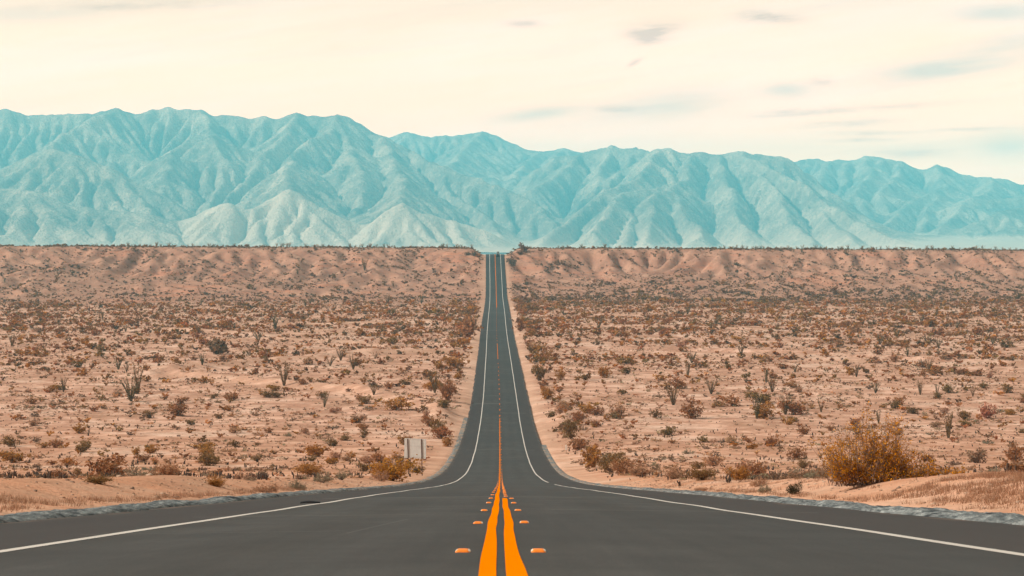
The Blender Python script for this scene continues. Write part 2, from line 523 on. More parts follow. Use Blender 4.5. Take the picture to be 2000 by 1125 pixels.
def terrain(X, Y, road=True, fine=True):
    X, Y = np.asarray(X, float), np.asarray(Y, float)
    lat = X - axis(Y)
    al = np.abs(lat)
    zr = zroad(Y)
    zs = _prof(Y)
    plain = zs + np.interp(Y, [0, 150, 300, 700], [0.34, 0.36, 0.25, 0.1])
    plain = plain + sm(150, 350, Y) * (0.55 * fbm(X / 48, Y / 48, 3, 61) + 0.5 * fbm(X / 160, Y / 160, 2, 62))
    # mounds of the verge in the foreground
    plain = plain + (1 - sm(120, 260, Y)) * (0.10 * fbm(X / 5, Y / 7, 3, 63) + 0.12 * fbm(X / 14, Y / 20, 2, 64))
    plain = plain + 0.22 * np.exp(-((lat - 11.5) / 4.0) ** 2) * sm(18, 30, Y) * (1 - sm(46, 74, Y))
    plain = plain + 0.13 * np.exp(-((lat + 10.0) / 2.2) ** 2) * sm(25, 34, Y) * (1 - sm(52, 70, Y))
    sel = (Y > 180) & (Y < 800)
    if sel.any():
        b = np.zeros_like(plain)
        xs, ys = X[sel], Y[sel]
        v = np.zeros_like(xs)
        for P, hgt, w, _ in BANKS:
            D, S = dist_poly(xs, ys, P)
            n = 1 + 0.5 * gnoise(xs / 9, ys / 9, 65)
            v += hgt * n * np.exp(-(D / w) ** 2)
        D, S = dist_poly(xs, ys, CUT)
        v += np.where(D < 60, np.where(S > 0, 1, 0) * 0.9 * np.exp(-D / 22) * sm(0.0, 1.6, D), 0)
        b[sel] = v
        plain = plain + b
    if fine:
        plain = plain + 0.05 * fbm(X / 1.7, Y / 2.2, 2, 66) * (1 - sm(250, 400, Y)) + 0.12 * fbm(X / 7, Y / 7, 2, 67) * sm(150, 300, Y)
    mesa = bilin(MX, MY, MH, X, Y)
    if fine:
        mesa = mesa + 0.16 * fbm(X / 6, Y / 6, 3, 68) * sm(930, 1000, Y)
    z = plain + (mesa - plain) * sm(860, 950, Y)
    far = -46 + 6 * fbm(X / 700, Y / 700, 2, 69)
    z = np.where(Y > 1400, z + (far - z) * sm(1400, 2600, Y), z)
    z = np.where(Y > 6000, z + (np.maximum(fan_base(Y) - 5, z) - z) * sm(6000, 7600, Y), z)
    if road:
        on = (Y < 1650)
        inner = np.interp(Y, [0, 40, 900, 1300], [6.4, 6.4, 7.2, 8.2])
        wide = np.interp(Y, [0, 100, 300, 900, 1040, 1120, 1210, 1300], [2.6, 3.0, 5.0, 7.0, 9, 11, 9, 9])
        w = sm(0, 1, (al - inner - 0.5) / wide)
        drop = -0.30 + 0.30 * sm(0, 1.0, (al - inner + 0.25))
        drop = np.where(Y > 900, -0.35 + 0.35 * sm(0, 2.0, al - inner), drop)
        zz = zr + drop + 0.02 * np.minimum(al, 12) * 0
        z = np.where(on, zz + (z - zz) * np.where(al < inner, 0, w), z)
    return z


def zt(x, y):
    return float(terrain(np.array([x]), np.array([y]))[0])


_ad = np.concatenate([np.arange(8, 200, 0.25), np.arange(200, 1320, 1.0)])


def at(px, py):
    """where the line of sight of a picture point meets the ground"""
    x = (px - CX) / F * _ad
    z = (CY - py) / F * _ad
    hit = terrain(x, _ad) >= z
    i = int(np.argmax(hit)) if hit.any() else len(_ad) - 1
    d = _ad[i]
    return (px - CX) / F * d, d


# ------------------------------------------------------------------ materials of the setting
def new_mat(name):
    m = bpy.data.materials.new(name)
    m.use_nodes = True
    t = m.node_tree
    t.nodes.clear()
    out = N(t, "ShaderNodeOutputMaterial")
    b = N(t, "ShaderNodeBsdfPrincipled")
    b.inputs["Roughness"].default_value = 0.9
    b.inputs["Specular IOR Level"].default_value = 0.15
    L(t, b.outputs[0], out.inputs[0])
    return m, t, b


def noise(t, vec, scale, detail=3, rough=0.55, scale3=None, off=0.0):
    mp = N(t, "ShaderNodeMapping")
    mp.inputs["Scale"].default_value = scale3 or (1, 1, 1)
    mp.inputs["Location"].default_value = (off, off * 1.7, off * .3)
    L(t, vec, mp.inputs[0])
    n = N(t, "ShaderNodeTexNoise", i_Scale=scale, i_Detail=detail, i_Roughness=rough)
    L(t, mp.outputs[0], n.inputs["Vector"])
    return n.outputs[0]


def bump(t, b, h, strength, dist):
    n = N(t, "ShaderNodeBump", i_Strength=strength, i_Distance=dist)
    L(t, h, n.inputs["Height"])
    L(t, n.outputs[0], b.inputs["Normal"])


def simple_mat(name, col, rough=0.7, spec=0.2, metal=0.0, var=0.15, vscale=6.0):
    m, t, b = new_mat(name)
    tc = N(t, "ShaderNodeTexCoord").outputs["Object"]
    n = noise(t, tc, vscale, 4)
    lo = tuple(c * (1 - var) for c in col)
    hi = tuple(min(1, c * (1 + var)) for c in col)
    L(t, ramp(t, n, [(0.3, lo), (0.7, hi)]), b.inputs["Base Color"])
    b.inputs["Roughness"].default_value = rough
    b.inputs["Specular IOR Level"].default_value = spec
    b.inputs["Metallic"].default_value = metal
    return m


# desert soil
m_soil, t, b = new_mat("desert_soil")
geo = N(t, "ShaderNodeNewGeometry").outputs["Position"]
att = N(t, "ShaderNodeAttribute", attribute_name="tint")
sepc = N(t, "ShaderNodeSeparateColor")
L(t, att.outputs["Color"], sepc.inputs[0])
A_red, A_bare, A_far = sepc.outputs
n_big = noise(t, geo, 0.018, 4, 0.6)
n_mid = noise(t, geo, 0.16, 5, 0.65, off=3)
n_m2 = noise(t, geo, 0.6, 4, 0.65, off=23)
n_fine = noise(t, geo, 1.6, 5, 0.65, off=7)
n_peb = noise(t, geo, 7.0, 3, 0.6, off=11)
sand = ramp(t, n_mid, [(0.32, (0.3747, 0.1814, 0.1109)), (0.50, (0.5101, 0.2673, 0.1711)), (0.62, (0.6868, 0.4034, 0.2764))])
near = ramp(t, n_mid, [(0.30, (0.3949, 0.1727, 0.0902)), (0.52, (0.5302, 0.2499, 0.1367)), (0.70, (0.6767, 0.3445, 0.2055))])
yv = N(t, "ShaderNodeSeparateXYZ")
L(t, geo, yv.inputs[0])
f_near = N(t, "ShaderNodeMapRange")
f_near.inputs[1].default_value, f_near.inputs[2].default_value = 120, 330
f_near.inputs[3].default_value, f_near.inputs[4].default_value = 1, 0
L(t, yv.outputs[1], f_near.inputs[0])
c = mix_col(t, f_near.outputs[0], sand, near)
n_pat = noise(t, geo, 0.05, 5, 0.65, off=41)
c = mix_col(t, ramp(t, n_pat, [(0.52, 0.0), (0.64, 0.55)]), c, (0.70, 0.475, 0.345, 1))
c = mix_col(t, ramp(t, n_pat, [(0.36, 0.45), (0.48, 0.0)]), c, (0.36, 0.195, 0.118, 1))
mesa_c = ramp(t, noise(t, geo, 0.09, 5, 0.65, off=19), [(0.3, (0.2706, 0.1283, 0.0844)), (0.5, (0.3929, 0.1985, 0.1266)), (0.7, (0.5063, 0.2695, 0.1730))])
c = mix_col(t, A_red, c, mesa_c)
# redder strata where the slopes of the badlands break open
strata = noise(t, geo, 1.0, 3, 0.5, scale3=(0.012, 0.012, 0.8), off=5)
red = ramp(t, strata, [(0.45, 0.0), (0.62, 1.0)])
c = mix_col(t, math_node(t, "MULTIPLY", math_node(t, "MULTIPLY", red, A_red), ramp(t, n_big, [(0.5, 0.0), (0.62, 0.75)])), c, (0.50, 0.20, 0.11, 1))
# pale wash sand
c = mix_col(t, math_node(t, "MULTIPLY", A_bare, ramp(t, n_m2, [(0.35, 0.15), (0.6, 0.7)])), c, ramp(t, n_fine, [(0.3, (0.52, 0.30, 0.19)), (0.7, (0.66, 0.41, 0.27))]))
# dry litter, twigs and dark gravel lying on the sand
lit = math_node(t, "MULTIPLY", math_node(t, "MAXIMUM", ramp(t, n_fine, [(0.52, 0.0), (0.64, 1.0)]), ramp(t, n_m2, [(0.52, 0.0), (0.64, 0.8)])), ramp(t, n_mid, [(0.40, 1.0), (0.64, 0.25)]))
lit = math_node(t, "MULTIPLY", lit, math_node(t, "SUBTRACT", 1.0, math_node(t, "MULTIPLY", A_bare, 0.5)))
c = mix_col(t, math_node(t, "MULTIPLY", lit, 0.78), c, (0.255, 0.145, 0.085, 1))
peb = ramp(t, n_peb, [(0.60, 0.0), (0.72, 1.0)])
c = mix_col(t, math_node(t, "MULTIPLY", peb, 0.35), c, (0.26, 0.16, 0.10, 1))
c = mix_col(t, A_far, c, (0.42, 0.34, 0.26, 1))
L(t, c, b.inputs["Base Color"])
hh = math_node(t, "ADD", math_node(t, "MULTIPLY", n_fine, 1.0), math_node(t, "MULTIPLY", n_peb, 0.35))
bump(t, b, hh, 0.55, 0.25)
b.inputs["Roughness"].default_value = 1.0
b.inputs["Specular IOR Level"].default_value = 0.0

# ------------------------------------------------------------------ ground: one sheet from behind the camera to under the mountains
rows = [-40, -25, -15, -8, -3, 0, 2, 4, 6]
d = 8.0
while d < 1320:
    rows.append(d)
    d += min(max(0.0065 * d, 0.07), 2.0)
while d < 15200:
    rows.append(d)
    d *= 1.035
rows = np.array(rows + [15200.0])
u = np.concatenate([-np.array([0.62, 0.52, 0.45, 0.40, 0.37]), np.arange(-0.345, 0.3451, 0.00155), np.array([0.37, 0.40, 0.45, 0.52, 0.62])])
GY = np.repeat(rows[:, None], len(u), 1)
GX = u[None, :] * (GY + 72)
GZ = terrain(GX, GY)
lat = np.abs(GX - axis(GY))
c_red = sm(890, 1010, GY + 40 * fbm(GX / 60, GY / 60, 3, 81)) * (1 - sm(1500, 2200, GY))
c_bare = np.zeros_like(GX)
sel = (GY > 180) & (GY < 800)
v = np.zeros(sel.sum())
for P, hgt, w, bw in BANKS:
    D, S = dist_poly(GX[sel], GY[sel], P)
    v = np.maximum(v, 1 - sm(bw * 0.6, bw * 1.2, D))
c_bare[sel] = v
c_bare = np.maximum(c_bare * (0.55 + 0.45 * fbm(GX / 12, GY / 12, 3, 83)), (1 - sm(7.6, 10.5, lat + 1.8 * fbm(GX / 4, GY / 9, 3, 82))) * (GY < 1300))
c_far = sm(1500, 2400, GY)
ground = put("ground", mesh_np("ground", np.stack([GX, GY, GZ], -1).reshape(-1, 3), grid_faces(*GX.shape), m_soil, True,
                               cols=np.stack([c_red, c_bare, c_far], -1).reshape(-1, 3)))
tag(ground, "sandy desert floor running down into the valley and up to the mesa", "ground", kind="structure")

# ------------------------------------------------------------------ mountains
m_mtn, t, b = new_mat("mountain_rock")
geo = N(t, "ShaderNodeNewGeometry")
pos = geo.outputs["Position"]
n1 = noise(t, pos, 0.004, 5, 0.6)
n2 = noise(t, pos, 0.028, 4, 0.7, off=4)
n3 = noise(t, pos, 0.09, 3, 0.7, off=8)
c = ramp(t, n1, [(0.36, (0.22, 0.165, 0.12)), (0.52, (0.42, 0.305, 0.215)), (0.65, (0.66, 0.47, 0.33))])
c = mix_col(t, ramp(t, n2, [(0.50, 0.0), (0.72, 0.75)]), c, (0.78, 0.56, 0.40, 1))
c = mix_col(t, ramp(t, n3, [(0.50, 0.0), (0.64, 0.55)]), c, (0.10, 0.10, 0.085, 1))
att = N(t, "ShaderNodeAttribute", attribute_name="tint")
sp = N(t, "ShaderNodeSeparateColor")
L(t, att.outputs["Color"], sp.inputs[0])
c = mix_col(t, sp.outputs[0], c, (0.95, 0.66, 0.46, 1))
L(t, c, b.inputs["Base Color"])
b.inputs["Roughness"].default_value = 1.0
b.inputs["Specular IOR Level"].default_value = 0.0
bump(t, b, math_node(t, "ADD", n2, math_node(t, "MULTIPLY", n3, 0.5)), 0.9, 26.0)

mxs, mys, mh, mbase, mA, mpal = mountains()
XX, YY = np.meshgrid(mxs, mys)
rel = mh - mbase
# pale sediment on the low foothills and the fans of the valley mouths
pale = 0.75 * mpal * (0.75 + 0.5 * fbm(XX / 160, YY / 160, 3, 91))
pale = np.maximum(pale, 0.45 * (1 - sm(30, 120, rel + 30 * fbm(XX / 300, YY / 300, 3, 92))) * (1 - sm(8300, 9200, YY)))
pale = np.maximum(pale, 0.8 * (1 - sm(5, 30, rel)))
pale = np.maximum(pale, 0.55 * sm(100000, 600000, mA) * (rel < 320))
pale = np.clip(pale, 0, 1)
mtn = put("mountain_range", mesh_np("mountain_range", np.stack([XX, YY, mh], -1).reshape(-1, 3), grid_faces(*mh.shape), m_mtn, True,
                                    cols=np.stack([pale, pale, pale], -1).reshape(-1, 3)))
tag(mtn, "long hazy blue mountain range closing off the far side of the valley", "mountains", kind="structure")

# ------------------------------------------------------------------ haze
m_haze = bpy.data.materials.new("haze")
m_haze.use_nodes = True
t = m_haze.node_tree
t.nodes.clear()
out = N(t, "ShaderNodeOutputMaterial")
pv = N(t, "ShaderNodeVolumePrincipled")
pv.inputs["Color"].default_value = (*HAZE_COLOR, 1)
pv.inputs["Density"].default_value = HAZE_DENSITY
L(t, pv.outputs[0], out.inputs["Volume"])
m_haze.cycles.homogeneous_volume = True
x0, x1, y0, y1 = -9700, 9700, -60, 15300
z0, z1 = float(min(GZ.min(), mh.min())) - 1.0, float(mh.max()) + 8
V = np.array([[x, y, z] for z in (z0, z1) for y in (y0, y1) for x in (x0, x1)], float)
haze = put("haze", mesh_np("haze", V, np.array([[0, 2, 3, 1], [4, 5, 7, 6], [0, 1, 5, 4], [2, 6, 7, 3], [0, 4, 6, 2], [1, 3, 7, 5]]), m_haze))
tag(haze, "thin pale blue haze in the air over the valley", "haze", kind="stuff")

# ------------------------------------------------------------------ road
m_road, t, b = new_mat("asphalt")
uvn = N(t, "ShaderNodeUVMap", uv_map="UVMap").outputs[0]
sx = N(t, "ShaderNodeSeparateXYZ")
L(t, uvn, sx.inputs[0])
latv, dv = sx.outputs[0], sx.outputs[1]
ab = math_node(t, "ABSOLUTE", latv)
# worn wheel tracks either side of each lane's middle
wob = math_node(t, "MULTIPLY", math_node(t, "SUBTRACT", noise(t, uvn, 1.0, 2, scale3=(0.1, 0.03, 1)), 0.5), 0.5)
tr = math_node(t, "COSINE", math_node(t, "MULTIPLY", math_node(t, "SUBTRACT", math_node(t, "ADD", ab, wob), 0.95), 3.59))
tr = math_node(t, "MULTIPLY_ADD", tr, 0.5, 0.5)
sh_ = N(t, "ShaderNodeMapRange")
sh_.inputs[1].default_value, sh_.inputs[2].default_value = 3.55, 3.95
L(t, math_node(t, "ADD", ab, math_node(t, "MULTIPLY", wob, 0.6)), sh_.inputs[0])
n_l = noise(t, uvn, 1.0, 4, 0.6, scale3=(0.18, 0.16, 1))
n_s = noise(t, uvn, 1.0, 4, 0.6, scale3=(0.9, 0.10, 1), off=5)
n_g = noise(t, uvn, 60, 3, 0.7)
n_x = noise(t, uvn, 1.0, 3, 0.6, scale3=(0.07, 0.045, 1), off=9)
lane = ramp(t, n_l, [(0.34, (0.0288, 0.0248, 0.0198)), (0.66, (0.0578, 0.0512, 0.0416))])
lane = mix_col(t, math_node(t, "MULTIPLY", tr, 0.42), lane, (0.068, 0.065, 0.059, 1))
# wide pale and dark bands left across the lanes by resurfacing
lane = mix_col(t, ramp(t, noise(t, uvn, 1.0, 4, 0.6, scale3=(0.22, 0.5, 1), off=51), [(0.46, 0.0), (0.62, 0.5)]), lane, (0.034, 0.031, 0.027, 1))
lane = mix_col(t, ramp(t, n_x, [(0.48, 0.0), (0.58, 0.70)]), lane, (0.036, 0.034, 0.030, 1))
lane = mix_col(t, 1.0, lane, ramp(t, noise(t, uvn, 1.0, 5, 0.65, scale3=(0.9, 0.55, 1), off=61), [(0.34, (0.80, 0.79, 0.78)), (0.66, (1.20, 1.19, 1.17))]), "MULTIPLY")
lane = mix_col(t, 1.0, lane, ramp(t, noise(t, uvn, 1.0, 4, 0.7, scale3=(5.0, 0.16, 1), off=67), [(0.34, (0.86, 0.86, 0.86)), (0.66, (1.14, 1.13, 1.12))]), "MULTIPLY")
should = ramp(t, n_s, [(0.3, (0.0306, 0.0223, 0.0183)), (0.7, (0.0475, 0.0358, 0.0290))])
c = mix_col(t, sh_.outputs[0], lane, should)
n_g2 = noise(t, uvn, 17, 4, 0.75, off=31)
c = mix_col(t, ramp(t, n_g2, [(0.36, 0.40), (0.56, 0.0)]), c, (0.024, 0.022, 0.02, 1))
c = mix_col(t, ramp(t, n_g, [(0.35, 0.42), (0.65, 0.0)]), c, (0.02, 0.019, 0.018, 1))
c = mix_col(t, ramp(t, noise(t, uvn, 90, 2, 0.6, off=3), [(0.58, 0.0), (0.72, 0.5)]), c, (0.15, 0.14, 0.122, 1))
# sand blown on to the outer edge
ed = N(t, "ShaderNodeMapRange")
ed.inputs[1].default_value, ed.inputs[2].default_value = 5.75, 6.25
L(t, ab, ed.inputs[0])
c = mix_col(t, math_node(t, "MULTIPLY", ed.outputs[0], ramp(t, noise(t, uvn, 1.0, 4, 0.7, scale3=(1.5, 0.25, 1), off=13), [(0.45, 0.0), (0.7, 0.55)])), c, (0.36, 0.22, 0.14, 1))
# a sealed cut across the lanes here and there
seam = math_node(t, "LESS_THAN", math_node(t, "ABSOLUTE", math_node(t, "SUBTRACT", latv, math_node(t, "MULTIPLY_ADD", dv, 0.055, -2.33))), 0.012)
seam = math_node(t, "MULTIPLY", seam, math_node(t, "MULTIPLY", math_node(t, "GREATER_THAN", dv, 16.6), math_node(t, "LESS_THAN", dv, 22.0)))
c = mix_col(t, math_node(t, "MULTIPLY", seam, 0.6), c, (0.11, 0.10, 0.088, 1))
for d0, w, l0, l1 in ((24.6, .10, -4.2, -0.9), (28.5, .14, 0.8, 5.0), (17.2, .05, -4.0, -1.5), (45, .5, -4.4, 2.0), (380.0, 1.2, -6, 0.0), (402.0, 0.8, -3.5, -0.2), (356.0, 0.7, 0.3, 5.0), (262, .5, -5, 5), (690.0, 1.4, -6, 6), (833.0, 2.0, -6, 6)):
    k = math_node(t, "LESS_THAN", math_node(t, "ABSOLUTE", math_node(t, "SUBTRACT", math_node(t, "ADD", dv, math_node(t, "MULTIPLY", wob, 3.0)), d0)), w)
    k = math_node(t, "MULTIPLY", k, math_node(t, "MULTIPLY", math_node(t, "GREATER_THAN", latv, l0), math_node(t, "LESS_THAN", latv, l1)))
    c = mix_col(t, math_node(t, "MULTIPLY", k, 0.4), c, (0.12, 0.108, 0.092, 1))
L(t, c, b.inputs["Base Color"])
b.inputs["Roughness"].default_value = 0.82
b.inputs["Specular IOR Level"].default_value = 0.25
bump(t, b, n_g, 0.35, 0.01)

rr = []
d = -30.0
while d < 1290:
    rr.append(d)
    d += min(max(0.012 * abs(d), 0.35), 3.0)
rr = np.array(rr)
la = np.array([-6.2, -5.4, -4.4, -3.65, -2.4, -1.2, 0, 1.2, 2.4, 3.65, 4.4, 5.4, 6.2])


def crown(l):
    return -0.012 * np.abs(l)


rj = np.zeros((len(rr), len(la)))
rj[:, 0] = -0.35 * sm(200, 500, rr) * fbm(rr / 9, 0 * rr, 3, 101)
rj[:, -1] = 0.35 * sm(200, 500, rr) * fbm(rr / 9, 0 * rr + 5, 3, 102)
LA = la[None, :] + rj
RY = np.repeat(rr[:, None], len(la), 1)
RX = LA + axis(RY)
RZ = zroad(RY) + crown(LA)
road = put("road", mesh_np("road", np.stack([RX, RY, RZ], -1).reshape(-1, 3), grid_faces(*RX.shape), m_road, True,
                           uv=np.stack([LA, RY], -1).reshape(-1, 2)))
tag(road, "straight two lane asphalt road dipping into the valley and climbing to the mesa", "road", kind="structure")


def paint_mat(name, col, wear):
    m, t, b = new_mat(name)
    uvn = N(t, "ShaderNodeUVMap", uv_map="UVMap").outputs[0]
    n = noise(t, uvn, 35, 4, 0.7)
    n2 = noise(t, uvn, 1.0, 3, 0.6, scale3=(4, .5, 1), off=2)
    c = mix_col(t, ramp(t, n2, [(0.35, 0.0), (0.75, 0.35)]), col, tuple(x * 0.72 for x in col))
    c = mix_col(t, ramp(t, n, [(0.60, 0.0), (0.75, wear)]), c, (0.16, 0.13, 0.10, 1))
    L(t, c, b.inputs["Base Color"])
    b.inputs["Roughness"].default_value = 1.0
    b.inputs["Specular IOR Level"].default_value = 0.0
    return m


m_white = paint_mat("white_paint", (0.54, 0.48, 0.405), 0.5)
m_yel = paint_mat("orange_paint", (0.80, 0.195, 0.0), 0.15)


def stripe(name, segs, centre, width, mat, lift, seed, wob=0.012):
    Vs, Fs, Us = [], [], []
    n0 = 0
    for a, e in segs:
        q = [a]
        while q[-1] < e:
            q.append(q[-1] + min(max(0.010 * q[-1], 0.25), 2.5))
        q[-1] = e
        q = np.array(q)
        o1 = wob * gnoise(q / 4.1, 0 * q + .5, seed) + 2.0 * wob * gnoise(q / 13, 0 * q + .5, seed + 1)
        o2 = wob * gnoise(q / 4.1, 0 * q + .5, seed + 2) + 2.0 * wob * gnoise(q / 13, 0 * q + .5, seed + 1)
        w = width * (1 + np.interp(q, [0, 150, 500, 1200], [0, 0.05, 0.5, 1.2] if mat is m_white else [0, 0.0, 0.15, 0.3]))
        far = 0.006 * sm(100, 700, q)
        P = []
        for s, o in ((-0.5, o1), (0.5, o2)):
            l = centre + s * w + o
            # on the slabs of the road: the same straight pieces, so the paint lies on it
            z = np.interp(q, rr, zroad(rr)) + crown(l) + lift + far * 4
            P.append(np.stack([l + axis(q), q, z], -1))
            Us.append(np.stack([l, q], -1))
        k = len(q)
        Vs += P
        i = np.arange(k - 1) + n0
        Fs.append(np.stack([i, i + k, i + k + 1, i + 1], -1))
        n0 += 2 * k
    me = mesh_np(name, np.concatenate(Vs), np.concatenate(Fs), mat, uv=np.concatenate(Us))
    o = put(name, me, parent=road)
    return o


stripe("edge_line", [(-25, 1285)], -3.65, 0.125, m_white, 0.004, 111)
stripe("edge_line", [(-25, 122), (138.0, 1285)], 3.65, 0.125, m_white, 0.004, 115)
broken = [(s, s + 3.6) for s in np.arange(347, 520, 14.6)]
broken2 = [(s, s + 3.6) for s in np.arange(625, 880, 14.6)]
stripe("centre_line", [(-25, 343)] + broken + [(530, 612)] + broken2 + [(886, 1285)], -0.087, 0.1, m_yel, 0.004, 121)
stripe("centre_line", [(-25, 42)] + [(s, s + 1.6) for s in np.arange(56, 345, 14.64)] + [(900, 1285)], 0.087, 0.1, m_yel, 0.004, 125)

# asphalt dike along both edges: a hand-tamped, crumbling bead of asphalt
m_dike, t, b = new_mat("weathered_asphalt_dike")
uvn = N(t, "ShaderNodeUVMap", uv_map="UVMap").outputs[0]
n = noise(t, uvn, 1.0, 5, 0.75, scale3=(6, 1.6, 1))
n2 = noise(t, uvn, 14, 4, 0.7, off=4)
c = ramp(t, n, [(0.36, (0.050, 0.057, 0.057)), (0.5, (0.15, 0.158, 0.146)), (0.64, (0.32, 0.325, 0.295))])
sd = N(t, "ShaderNodeSeparateXYZ")
L(t, uvn, sd.inputs[0])
sl = math_node(t, "ADD", math_node(t, "ADD", sd.outputs[1], math_node(t, "MULTIPLY", sd.outputs[0], 1.35)), math_node(t, "MULTIPLY", noise(t, uvn, 1.0, 3, 0.6, scale3=(1.4, 0.9, 1), off=8), 0.9))
fr = math_node(t, "FRACT", math_node(t, "DIVIDE", sl, 0.62))
crk = math_node(t, "MULTIPLY", ramp(t, fr, [(0.0, 1.0), (0.16, 0.95), (0.30, 0.0)]), ramp(t, noise(t, uvn, 1.0, 2, 0.5, scale3=(2.2, 0.8, 1), off=21), [(0.42, 0.0), (0.56, 1.0)]))
c = mix_col(t, crk, c, (0.030, 0.034, 0.035, 1))
c = mix_col(t, ramp(t, n2, [(0.55, 0.0), (0.7, 0.7)]), c, (0.07, 0.072, 0.07, 1))
L(t, c, b.inputs["Base Color"])
mr = N(t, "ShaderNodeMapRange")
mr.inputs[1].default_value, mr.inputs[2].default_value = 45, 130
L(t, sd.outputs[1], mr.inputs[0])
c = mix_col(t, math_node(t, "MULTIPLY", mr.outputs[0], ramp(t, noise(t, uvn, 1.0, 4, 0.7, scale3=(1.2, 0.22, 1), off=27), [(0.44, 0.0), (0.60, 0.9)])), c, (0.34, 0.21, 0.13, 1))
L(t, c, b.inputs["Base Color"])
bump(t, b, math_node(t, "ADD", n, n2), 0.8, 0.04)


def dike(side, d0, d1, seed):
    q = [d0]
    while q[-1] < d1:
        q.append(q[-1] + min(max(0.005 * q[-1], 0.08), 1.2))
    q = np.array(q)
    prof = [(0.0, -0.05), (0.03, 0.015), (0.12, 0.055), (0.26, 0.085), (0.42, 0.095), (0.58, 0.08), (0.74, 0.02), (0.86, -0.12)]
    cols = []
    us = []
    fade = sm(d0, d0 + 3, q) * (1 - sm(d1 - 110, d1, q)) * (0.85 + 0.3 * gnoise(q / 3.7, 0 * q + side, seed + 9))
    for k, (x, z) in enumerate(prof):
        # slanting tamping marks: the ridges run obliquely over the bead
        ph = ((q + x * 1.35 + 0.5 * gnoise(q / 1.3, 0 * q + k * .3, seed + 11)) / 0.62) % 1.0
        n = fbm((q + x * 1.35) / 0.4, 0 * q + k * .15 + 9 * side, 3, seed) * 0.045 + 0.048 * (ph - 0.5) + fbm(q / 3.1, 0 * q + k * .4, 2, seed + 3) * 0.035
        l = side * (6.12 + x * (1 + 0.15 * gnoise(q / 2.3, 0 * q, seed + 5)) + 0.06 * fbm(q / 4.0, 0 * q, 3, seed + 6))
        h = (z + (n if z > 0 else 0)) * fade - 0.03 * (1 - fade)
        cols.append(np.stack([l + axis(q), q, zroad(q) + crown(6.2) + h], -1))
        us.append(np.stack([0 * q + x, q], -1))
    V = np.stack(cols, 1)
    U = np.stack(us, 1)
    f = grid_faces(V.shape[0], V.shape[1])
    if side < 0:
        f = f[:, ::-1]
    o = put("kerb_strip", mesh_np("kerb_strip", V.reshape(-1, 3), f, m_dike, True, uv=U.reshape(-1, 2)))
    return o


tag(dike(-1, -12, 345, 131), "grey crumbling asphalt dike along the left edge of the road", "kerb", kind="structure")
tag(dike(1, -12, 275, 141), "grey crumbling asphalt dike along the right edge of the road", "kerb", kind="structure")

# ------------------------------------------------------------------ built things
import bmesh


class MB:
    """collects boxes, bevelled boxes and lofts into one mesh"""
    def __init__(self):
        self.bm = bmesh.new()

    def box(self, c, s, bevel=0.0, seg=2):
        r = bmesh.ops.create_cube(self.bm, size=1.0)
        vs = r["verts"]
        for v in vs:
            v.co = Vector((c[0] + v.co.x * s[0], c[1] + v.co.y * s[1], c[2] + v.co.z * s[2]))
        if bevel:
            es = list({e for v in vs for e in v.link_edges})
            bmesh.ops.bevel(self.bm, geom=es, offset=bevel, segments=seg, affect="EDGES", profile=0.6)
        return self

    def loft(self, rings, close=True):
        R_ = [[self.bm.verts.new(p) for p in ring] for ring in rings]
        for a, b_ in zip(R_[:-1], R_[1:]):
            n = len(a)
            for i in range(n):
                self.bm.faces.new((a[i], a[(i + 1) % n], b_[(i + 1) % n], b_[i]))
        if close:
            self.bm.faces.new(list(reversed(R_[0])))
            self.bm.faces.new(R_[-1])
        return self

    def cyl(self, c, r, depth, axis_="X", seg=20, r2=None):
        q = bmesh.ops.create_cone(self.bm, cap_ends=True, segments=seg, radius1=r, radius2=r if r2 is None else r2, depth=depth)
        for v in q["verts"]:
            x, y, z = v.co
            v.co = Vector((z, y, x)) if axis_ == "X" else Vector((x, z, y)) if axis_ == "Y" else v.co
            v.co += Vector(c)
        return self

    def build(self, name, mat, parent=None, smooth=False, loc=(0, 0, 0)):
        bmesh.ops.recalc_face_normals(self.bm, faces=self.bm.faces)
        me = bpy.data.meshes.new(name)
        self.bm.to_mesh(me)
        self.bm.free()
        me.materials.append(mat)
        if smooth:
            me.polygons.foreach_set("use_smooth", [True] * len(me.polygons))
        return put(name, me, loc, parent)


def empty(name, loc, rz=0.0):
    o = bpy.data.objects.new(name, None)
    o.empty_display_size = 0.3
    COL.objects.link(o)
    o.location = loc
    o.rotation_euler = (0, 0, rz)
    return o


m_alu = simple_mat("dull_aluminium", (0.60, 0.60, 0.54), 0.6, 0.3, 0.0, 0.08, 3)
m_alu2 = simple_mat("dull_aluminium_rail", (0.55, 0.55, 0.50), 0.6, 0.3, 0.0, 0.1, 3)
m_post = simple_mat("rusty_steel_post", (0.10, 0.045, 0.03), 0.85, 0.1, 0.0, 0.3, 8)
m_wpost = simple_mat("white_plastic", (0.80, 0.72, 0.62), 0.5, 0.3, 0.0, 0.05)
m_refl = simple_mat("reflector_lens", (0.85, 0.62, 0.40), 0.25, 0.5, 0.0, 0.05, 40)
m_mark = simple_mat("orange_ceramic", (0.80, 0.20, 0.012), 0.55, 0.3, 0.0, 0.10, 40)
m_rub = simple_mat("black_rubber", (0.012, 0.011, 0.010), 0.8, 0.2, 0.0, 0.2, 10)

